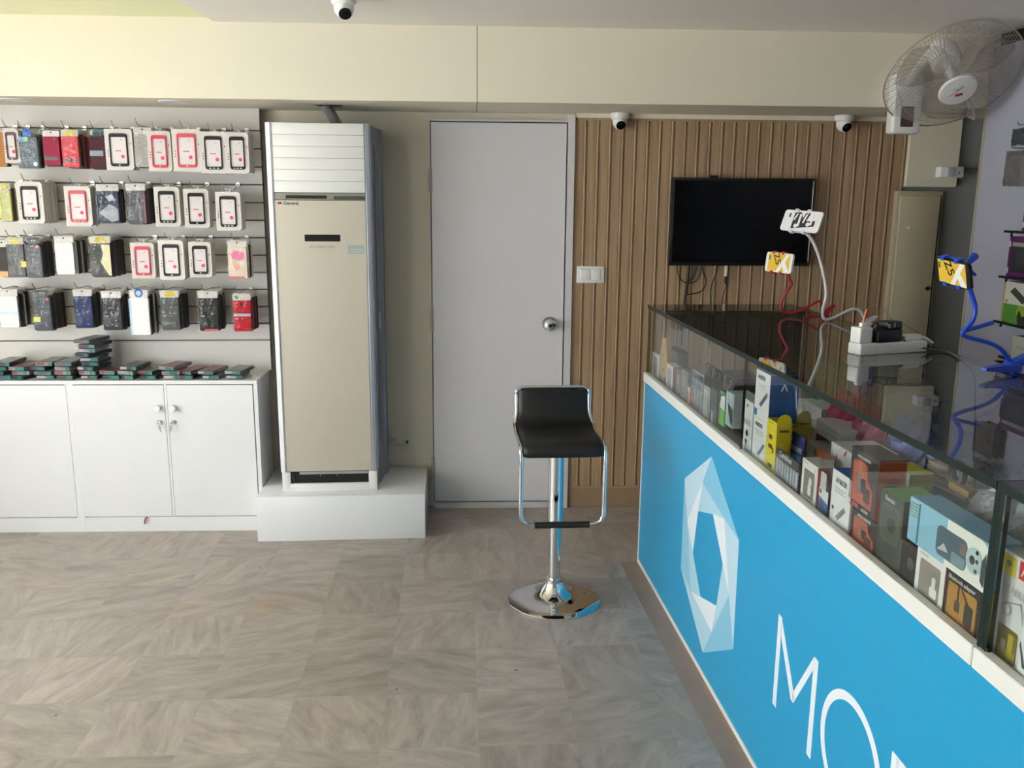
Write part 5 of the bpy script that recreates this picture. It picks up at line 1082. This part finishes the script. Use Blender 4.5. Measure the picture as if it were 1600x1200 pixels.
# ------------------------------------------------------------------ things on the counter top
ZTP = ZG+.0155
SOFTW = mat('gooseneck_white', (214, 214, 220), .4, noise=.02); SOFTR = mat('gooseneck_red', (176, 24, 56), .35, noise=.05); SOFTB = mat('gooseneck_blue', (30, 78, 206), .3, noise=.05)
def campt(px, py, Y): return at_y(px, py, Y)
def pose(px, py, Y, U, V, sign=-1, ratio=2.0):
    """rectangle whose sides look like U (right) and V (down) in the picture, solved for its turn in depth"""
    c = at_y(px, py, Y); ex, ey = (px-800)/F, (py-600)/F; best = None
    def lift(d, z): return Vector((d[0]+z*ex, d[1]+z*ey, z))
    for i in range(0, 900):
        uz = sign*i*.1; u = lift(U, uz); k = u.x*ex+u.y*ey+u.z          # u . lift(V, vz) is linear in vz
        if abs(k) < 1e-3: continue
        vz = -(u.x*V[0]+u.y*V[1])/k; v = lift(V, vz); e = abs(u.length/v.length-ratio)
        if best is None or e < best[0]: best = (e, u, v)
    _, u, v = best
    sc = (R @ Vector((px-800, py-600, F))).length; sc = (c-CAM).length/sc
    u = R @ u; v = R @ v; lw = u.length*sc; lh = v.length*sc
    u.normalize(); v = (v-u*v.dot(u)).normalized(); up = -v; n_ = u.cross(up)*-1      # points away from the viewer
    if n_.dot(c-CAM) < 0: n_ = -n_
    M = Matrix((u, n_, up)).transposed().to_4x4(); M.translation = c
    return M, lw, lh
def phone(label, M, lw, lh, body_m, draw):
    t = thing('dummy_phone', label, 'phone', (0, 0, 0), 0, 'dummy phones on clip holders'); t.matrix_world = M
    mb = MB(); mb.rrect(-lw/2, lw/2, -lh/2, lh/2, -.004, .004, .010); mb.build('body', body_m, t)
    draw(t, lw*.80, lh*.90)
    return t
def screen(t, w, h, items, name='screen'):
    sh = [(i[0],)+tuple(i[1:]) for i in items]
    o = face(t, w, h, sh, name, -.0042); o.location = (0, 0, -h/2); return o
def draw_z5(t, w, h):
    screen(t, w, h, [('rect', 0, 1, 0, 1, (226, 186, 60)), ('poly', [(.40, 0), (.56, 0), (.98, .98), (.82, .98)], (236, 236, 236)), ('poly', [(.80, 0), (1, 0), (1, .10), (.72, .75), (.62, .55)], (236, 236, 236)), ('rect', .03, .09, .62, .88, (40, 110, 70)), ('text', 'Z5', .42, .70, h*.62, (40, 38, 34), math.radians(62))])
def draw_swirl(t, w, h):
    it = [('rect', 0, 1, 0, 1, (232, 232, 238)), ('rect', .05, .11, .66, .88, (40, 90, 76)), ('poly', [(.22, .06), (.22, .92), (.40, .96), (.46, .9), (.52, .62), (.58, .94), (.74, .94), (.66, .5), (.95, .55), (.95, .25)], (44, 44, 48)),
          ('disc', .36, .22, h*.11, (236, 236, 240)), ('disc', .74, .34, h*.11, (236, 236, 240)), ('rr', .40, .47, .2, .86, (236, 236, 240)), ('rr', .80, .86, .3, .9, (236, 236, 240)), ('poly', [(.24, .55), (.30, .85), (.36, .9), (.28, .5)], (236, 236, 240)), ('poly', [(.55, .4), (.60, .8), (.68, .95), (.60, .38)], (236, 236, 240))]
    screen(t, w, h, it)
def holder(label, m_, M, lw, lh, path, rad, clip, jaws):
    t = thing('phone_clip_holder', label, 'phone holder', path[-1], 0, 'gooseneck phone clip holders'); o0 = Vector(path[-1])
    P = smoothpath([Vector(p)-o0 for p in path], 6)
    mb = MB(); mb.tube(P, rad, 10); mb.build('neck', m_, t)
    Ml = Matrix.Translation(-o0) @ M
    mb = MB()
    for x in jaws:
        for s_ in (-1, 1):
            z0 = s_*lh/2; mb.box(x*lw-.008, x*lw+.008, -.0065, .012, min(z0, z0+s_*.0055), max(z0, z0+s_*.0055), 0, .0015, 1); mb.box(x*lw-.007, x*lw+.007, -.0065, -.0045, min(z0-s_*.005, z0+s_*.002), max(z0-s_*.005, z0+s_*.002), 0)
    mb.box(min(jaws)*lw-.008, max(jaws)*lw+.008, .006, .014, -lh*.52, lh*.52, 0, .003, 1); mb.lathe([(.0001, .012), (.013, .014), (.013, .024), (.0001, .03)], 16, 0, Matrix.Rotation(-PI/2, 4, 'X')); mb.xf(Ml); mb.build('cradle', m_, t)
    mb = MB()
    for (a, b_, w0, w1, th_) in clip:
        a = Vector(a)-o0; b_ = Vector(b_)-o0; d = (b_-a).normalized(); side = Vector((CU.x, CU.y, 0)); nn = d.cross(side).normalized()
        side = nn.cross(d).normalized(); vs = []
        for p, w_, k in ((a, w0, 1), (a*.5+b_*.5, (w0+w1)*.55, 1.0), (b_, w1, .45)):
            for sx, sy in ((-1, -1), (1, -1), (1, 1), (-1, 1)): vs.append(p+side*sx*w_/2+nn*sy*th_/2*k)
        fs = [(3, 2, 1, 0), (8, 9, 10, 11)]+[(i*4+j, i*4+(j+1) % 4, (i+1)*4+(j+1) % 4, (i+1)*4+j) for i in (0, 1) for j in range(4)]
        mb.add(vs, fs)
    mb.build('clip', m_, t)
    return t
# red holder, farthest
Yr = 3.40
M, lw, lh = pose(1218, 410.5, 3.36, (41, 4.5), (-4.5, 30.5))
phone('white dummy phone with yellow screen in the red holder', M, lw, lh, WHITEP, draw_z5)
pth = [campt(1230, 424, 3.37), campt(1234, 436, 3.37), campt(1237, 444, 3.37), campt(1230, 455, 3.37), campt(1221, 472, 3.38), campt(1223, 486, 3.38), campt(1241, 488, 3.39), campt(1262, 480, 3.40), campt(1279, 470.5, 3.41), campt(1285, 478, 3.41), campt(1288, 488, 3.41)]
rc = cw(.36, DEP, ZTP)
holder('red gooseneck clip holder on the far back edge of the counter', SOFTR, M, lw, lh, pth, .0048, [(campt(1288, 492, 3.41), campt(1302, 477, 3.43), .018, .026, .012), (campt(1294, 497, 3.40), campt(1262, 493, 3.36), .022, .014, .014), (campt(1286, 488, 3.41), campt(1298, 498, 3.42), .022, .016, .012)], (-.22, .12))
# white holder
M, lw, lh = pose(1253, 346, 3.22, (59, 5), (-11, 32))
phone('white dummy phone with black swirls on its screen in the white holder', M, lw, lh, WHITEP, draw_swirl)
pth = [campt(1258, 363, 3.23), campt(1268, 374, 3.23), campt(1278, 396, 3.23), campt(1287, 430, 3.23), campt(1291, 460, 3.23), campt(1285, 487, 3.23), campt(1289, 498.5, 3.23), campt(1303, 496.5, 3.24), campt(1327, 484.5, 3.25), campt(1341, 484, 3.26), campt(1348, 492, 3.26), campt(1352, 500, 3.26)]
holder('white gooseneck clip holder carrying the highest phone', SOFTW, M, lw, lh, pth, .0056, [(campt(1352, 504, 3.26), campt(1369, 494, 3.28), .016, .022, .012), (campt(1362, 507, 3.26), campt(1336, 507, 3.22), .022, .014, .013), (campt(1350, 500, 3.26), campt(1362, 512, 3.27), .022, .016, .012)], (-.20, .12))
# blue holder, nearest
M, lw, lh = pose(1490, 426, 2.20, (53.5, 14), (3.5, 40))
phone('black dummy phone with yellow screen in the blue holder', M, lw, lh, BLACK, draw_z5)
pth = [campt(1514, 448, 2.21), campt(1519, 462, 2.21), campt(1524, 482, 2.21), campt(1520, 501, 2.21), campt(1509, 514, 2.21), campt(1504, 522, 2.21), campt(1518, 528.5, 2.215), campt(1543, 535, 2.22), campt(1562, 544, 2.225), campt(1574, 558, 2.23), campt(1581, 568, 2.23)]
h_ = holder('blue gooseneck clip holder near the right photo edge', SOFTB, M, lw, lh, pth, .0058, [(campt(1578, 572, 2.23), campt(1606, 554, 2.25), .020, .028, .014), (campt(1590, 574, 2.23), campt(1537, 577, 2.18), .026, .016, .018), (campt(1574, 568, 2.23), campt(1590, 588, 2.24), .030, .018, .016)], (-.25, .15))
o0 = Vector(pth[-1]); mb = MB(); mb.tube([campt(1507, 517, 2.21)-o0, campt(1528, 511, 2.215)-o0, campt(1551, 504, 2.22)-o0], .0055, 10); mb.build('spare_arm', SOFTB, h_)
mb = MB(); mb.tube([campt(1512, 412, 2.225)-o0, campt(1519, 404, 2.23)-o0, campt(1523, 400, 2.235)-o0], [.006, .010, .011], 8); mb.tube([campt(1514, 420, 2.225)-o0, campt(1524, 430, 2.23)-o0], .004, 6); mb.build('lever', SOFTB, h_)

# power strip with chargers
sa = math.atan2(2.564-2.499, 1.356-1.127); so = Vector((1.127, 2.499, ZTP))
ps = thing('power_strip', 'white power strip lying across the glass counter top', 'power strip', so, sa)
mb = MB(); mb.box(-.006, .235, 0, .056, 0, .034, 0, .005, 3); mb.build('body', WHITEP, ps)
def onstrip(px, py): return at_z(px, py, ZTP+.034)
SM = Matrix.Translation(so) @ Matrix.Rotation(sa, 4, 'Z')
def stp(x, y, z): return SM @ Vector((x, y, z))
t = thing('usb_charger', 'white cube charger plugged into the left end of the power strip', 'charger', stp(.018, .028, .0345), sa, 'chargers on the power strip')
mb = MB(); mb.box(-.024, .020, -.022, .022, 0, .046, 0, .004, 3); mb.build('cube', WHITEP, t)
mb = MB(); mb.box(-.008, .010, -.007, .007, .046, .058, 0, .002); mb.tube(smoothpath([(.002, 0, .058), (.004, 0, .075), (.010, 0, .096)], 3), [.004]*3+[.003]*4, 8, 1); mb.build('connector', [WHITEP, mat('orange_cable', (214, 110, 60), .4)], t)
mb = MB(); wl = [stp(.028, .028, .130), campt(1362, 480, 2.55), campt(1381, 486, 2.56), campt(1395, 500, 2.57), campt(1425, 514, 2.58), campt(1447, 531, 2.60), campt(1455, 545, 2.60)]
mb.tube(smoothpath(wl, 6), .0014, 6); tag(mb.build('thin_cable', mat('grey_thin_cable', (150, 146, 130), .4)), 'thin pale cable arching over the power strip', 'cable')
t = thing('usb_charger', 'flat white charging dongle lying on the right end of the power strip', 'charger', stp(.196, .030, .0345), sa+.05, 'chargers on the power strip')
mb = MB(); mb.box(-.030, .034, -.012, .012, 0, .016, 0, .004); mb.build('cube', WHITEP, t)
mb = MB(); mb.box(-.044, -.028, -.007, .007, .003, .013, 0, .002); mb.build('orange_plug', col(206, 110, 84), t)
mb = MB(); mb.tube([(.034, 0, .008), (.055, -.006, .002), (.072, -.016, -.012)], .0045, 8); mb.build('lead', WHITEP, t)
t = thing('power_adapter', 'large black power adapter block on the power strip', 'adapter', stp(.098, .030, .0345), sa+.05, 'chargers on the power strip')
mb = MB(); mb.box(-.045, .046, -.026, .024, 0, .036, 0, .004, 2); mb.build('block', BLACK, t)
mb = MB(); mb.box(-.008, .048, -.022, .022, .036, .060, 0, .005, 2); mb.build('plug_block', BLACK, t)
mb = MB(); mb.box(-.006, .0, -.023, -.021, .042, .054); mb.box(.014, .018, -.023, -.021, .042, .056); mb.build('pins', STEEL, t)
t = thing('black_plug', 'slim black plug with a cord loop between the charger and the adapter', 'plug', stp(.048, .028, .0345), sa, 'chargers on the power strip')
mb = MB(); mb.box(-.006, .005, -.016, .016, 0, .040, 0, .004, 2); mb.build('body', BLACK, t)
mb = MB(); mb.tube(smoothpath([(-.010, -.012, .036), (-.006, -.014, .052), (.004, -.015, .060), (.012, -.014, .050), (.012, -.012, .034)], 4), .003, 6); mb.build('cord_loop', BLACK, t)
crd = [stp(.143, .012, .046), campt(1425, 540, 2.56), campt(1442, 543.5, 2.56), at_z(1460, 546.5, ZTP+.006), at_z(1478, 549, ZTP+.004), at_z(1492, 555, ZTP+.004), at_z(1497, 560, ZTP+.004)]
e0 = crd[-1]; crd += [Vector((e0.x+.03, e0.y-.03, ZTP-.03)), Vector((e0.x+.035, e0.y-.05, ZTP-.11)), Vector((e0.x+.03, e0.y-.08, ZTP-.25)), Vector((e0.x+.035, e0.y-.08, .70)), Vector((e0.x+.035, e0.y-.08, .40))]
mb = MB(); mb.tube(smoothpath(crd, 6), .0026, 6); tag(mb.build('power_cable', mat('dark_grey_cord', (62, 64, 66), .4)), 'dark grey adapter cord running off the back edge of the counter', 'cable')
# ------------------------------------------------------------------ right wall shelves and goods
YS0 = 3.64; XSF = sum(at_y(a_, b_, YS0).x for a_, b_ in ((1569, 359.5), (1560.5, 430), (1551.5, 499.5)))/3
zs_ = [at_y(px, py, YS0).z for px, py in ((1569, 359.5), (1560.5, 430), (1551.5, 499.5))]
SHN = ['upper', 'middle', 'lower']
for k, z in enumerate(zs_):
    t = thing('wall_shelf', '%s dark glass shelf on the right wall at the photo edge' % SHN[k], 'shelf', (XR, YS0, z), 0, 'glass shelves on the right wall')
    mb = MB(); mb.box(XSF-XR, 0, -1.55, 0, -.010, 0, [1, 1, 1, 1, 0, 0]); mb.build('shelf_glass', [SHELFG, GEDGE], t)
    for y in (-.35, -.95, -1.45):
        mb = MB(); mb.prism([(-.002, y, -.010), (-.10, y, -.010), (-.10, y, -.018), (-.02, y, -.05), (-.002, y, -.05)], (0, -.008, 0)); mb.tube([(XSF-XR+.010, y+.31 if y == -.35 else y, -.008), (XSF-XR+.010, y+.31 if y == -.35 else y, -.024)], .005, 8); mb.build('bracket', BLACK, t)
def shelf_box(name, label, y0, y1, z0, h, d, cols, items, part=None):
    """box on a shelf: prints face the shop (-X)"""
    w = y0-y1
    t = thing(name, label, 'box', (XSF+.012, (y0+y1)/2, z0), -PI/2, 'boxes on the right wall shelves')
    mb = MB(); mb.box(-w/2, w/2, 0, d, 0, h, [0, 0, 1, 1, 2, 2], .0015, 1); mb.build('box', [col(*c) for c in cols], t); face(t, w, h, items); return t
PUR = (92, 26, 94)
pit = [('rr', .10, .95, .12, .88, (40, 44, 50)), ('rect', .12, .93, .76, .86, (150, 160, 150)), ('rect', .02, .06, .08, .22, (206, 200, 206)), ('rect', .02, .06, .74, .88, (206, 200, 206)), ('rr', .3, .8, .3, .62, (52, 58, 66))]
wit = [('rect', .06, 1, .46, 1, (206, 204, 196)), ('rect', .06, 1, .0, .46, (80, 140, 54)), ('poly', [(.62, 0), (1, 0), (1, .46), (.6, .46), (.56, .3)], (140, 170, 50)), ('poly', [(.64, 0), (.95, 0), (.9, .24), (.78, .2), (.68, .36), (.6, .2)], (40, 52, 34)), ('poly', [(.26, .76), (.42, .88), (.92, .62), (.76, .50)], (56, 62, 60)), ('disc', .16, .52, .008, (206, 120, 100)), ('rect', 0, .06, 0, 1, (176, 156, 104))]
hz = [zs_[0]-zs_[1]-.012, zs_[1]-zs_[2]-.012]
shelf_box('speaker_box', 'purple framed box with dark window on the middle glass shelf', YS0-.03, YS0-.23, zs_[1]+.0005, hz[0]*.93, .12, (PUR, PUR, PUR), pit)
shelf_box('power_bank_box', 'white and green box picturing a black device on the lower glass shelf', YS0-.03, YS0-.21, zs_[2]+.0005, hz[1]*.95, .10, ((206, 204, 196), (176, 156, 104), (206, 204, 196)), wit)
shelf_box('speaker_box', 'purple box on the upper glass shelf', YS0-.10, YS0-.30, zs_[0]+.0005, .16, .12, (PUR, PUR, PUR), pit)
for k, (y0, z, c_) in enumerate([(.26, zs_[1], (70, 72, 78)), (.24, zs_[2], (150, 60, 40)), (.50, zs_[1], (60, 62, 64)), (.47, zs_[2], (86, 88, 90)), (.75, zs_[1], (96, 98, 96)), (.75, zs_[2], (50, 52, 56))]):
    shelf_box('accessory_box', ('dark grey box right of the purple framed box', 'rust coloured box right of the white and green box', 'charcoal box second along the middle shelf', 'grey box second along the lower shelf', 'grey box third along the middle shelf', 'black box third along the lower shelf')[k], YS0-y0, YS0-y0-.20, z+.0005, .13+.012*(k % 2), .12, (c_, c_, c_), [('rect', .1, .6, .6, .9, (190, 190, 190)), ('lines', .1, .8, .4, 4, (140, 140, 140))])
# pale carton on a lower shelf
zl = at_y(1592, 562, 3.5).z
t = thing('wall_shelf', 'lowest glass shelf on the right wall, level with the counter goods', 'shelf', (XR, YS0, zl), 0, 'glass shelves on the right wall')
mb = MB(); mb.box(XSF-XR+.02, 0, -1.55, -.03, -.010, 0, [1, 1, 1, 1, 0, 0]); mb.build('shelf_glass', [SHELFG, GEDGE], t)
mb = MB(); mb.prism([(-.002, -.1, -.010), (-.12, -.1, -.010), (-.02, -.1, -.05)], (0, -.008, 0)); mb.build('bracket', BLACK, t)
t = shelf_box('accessory_box', 'pale cream carton on the lowest glass shelf', YS0-.13, YS0-.30, zl+.0005, .10, .12, ((196, 198, 186), (196, 198, 186), (206, 206, 196)), [('lines', .2, .8, .6, 3, (150, 150, 140))])
# hanging bags at the top of the right wall
for k, (px, py0, py1, lab, dx) in enumerate([(1590, 236, 290, 'crinkled grey plastic packs hanging high on the right wall', 0), (1600, 200, 226, 'dark pack hanging above the crinkled grey packs on the right wall', .02)]):
    c = at_x(px, py0, XSF+.02); zb_ = at_x(px, py1, XSF+.02).z
    t = thing('hanging_pack', lab, 'plastic bag', c, -PI/2, 'packs hanging on the right wall')
    hh = c.z-zb_; 
    mb = MB(); mb.tube([(0, .16, .012), (0, .02, .012), (0, -.02, .012), (0, -.03, .022)], .0025, 6); mb.build('hook', STEEL, t)
    for q in range(4 if k == 0 else 1):
        rnd = random.Random(40+q+k*7); w = .15; vs = []; nx, nz = 6, 7
        for s2 in (-1, 1):
            for j in range(nz+1):
                for i in range(nx+1):
                    e = min(i, nx-i, j, nz-j); vs.append(((i/nx-.5)*w+rnd.uniform(-.004, .004), q*.028+s2*(.001 if e == 0 else .011+rnd.uniform(-.005, .005)), -hh*j/nz+rnd.uniform(-.003, .003)))
        o_ = (nx+1)*(nz+1); fs = []
        for j in range(nz):
            for i in range(nx):
                a = j*(nx+1)+i; fs += [(a, a+nx+1, a+nx+2, a+1), (o_+a, o_+a+1, o_+a+nx+2, o_+a+nx+1)]
        mb = MB(); mb.add(vs, fs, 0, False); mb.build('bag', mat('grey_foil', (122, 120, 120), .25, .3, noise=.35, nscale=18) if k == 0 else col(60, 66, 74), t)

# ------------------------------------------------------------------ daylight and render look
wd = bpy.data.worlds.new('sky'); SC.world = wd; wd.use_nodes = True
bg = wd.node_tree.nodes['Background']; bg.inputs['Color'].default_value = (.95, .97, 1.0, 1); bg.inputs['Strength'].default_value = 8.5
sl = bpy.data.lights.new('sun', 'SUN'); sl.energy = 40; sl.angle = .01; sl.color = (1, .985, .96); slo = bpy.data.objects.new('sun', sl); COL.objects.link(slo)
slo.rotation_euler = Vector((-.30, .45, -.95)).to_track_quat('-Z', 'Y').to_euler()
VS = SC.view_settings; VS.view_transform = 'Standard'; VS.look = 'None'; VS.gamma = 1; VS.use_curve_mapping = False; VS.exposure = 0.07
SC.display_settings.display_device = 'sRGB'
cy = SC.cycles
cy.use_denoising = True; cy.max_bounces = 10; cy.diffuse_bounces = 5; cy.glossy_bounces = 5; cy.transparent_max_bounces = 40; cy.transmission_bounces = 6
cy.caustics_reflective = False; cy.caustics_refractive = False; cy.sample_clamp_indirect = 8
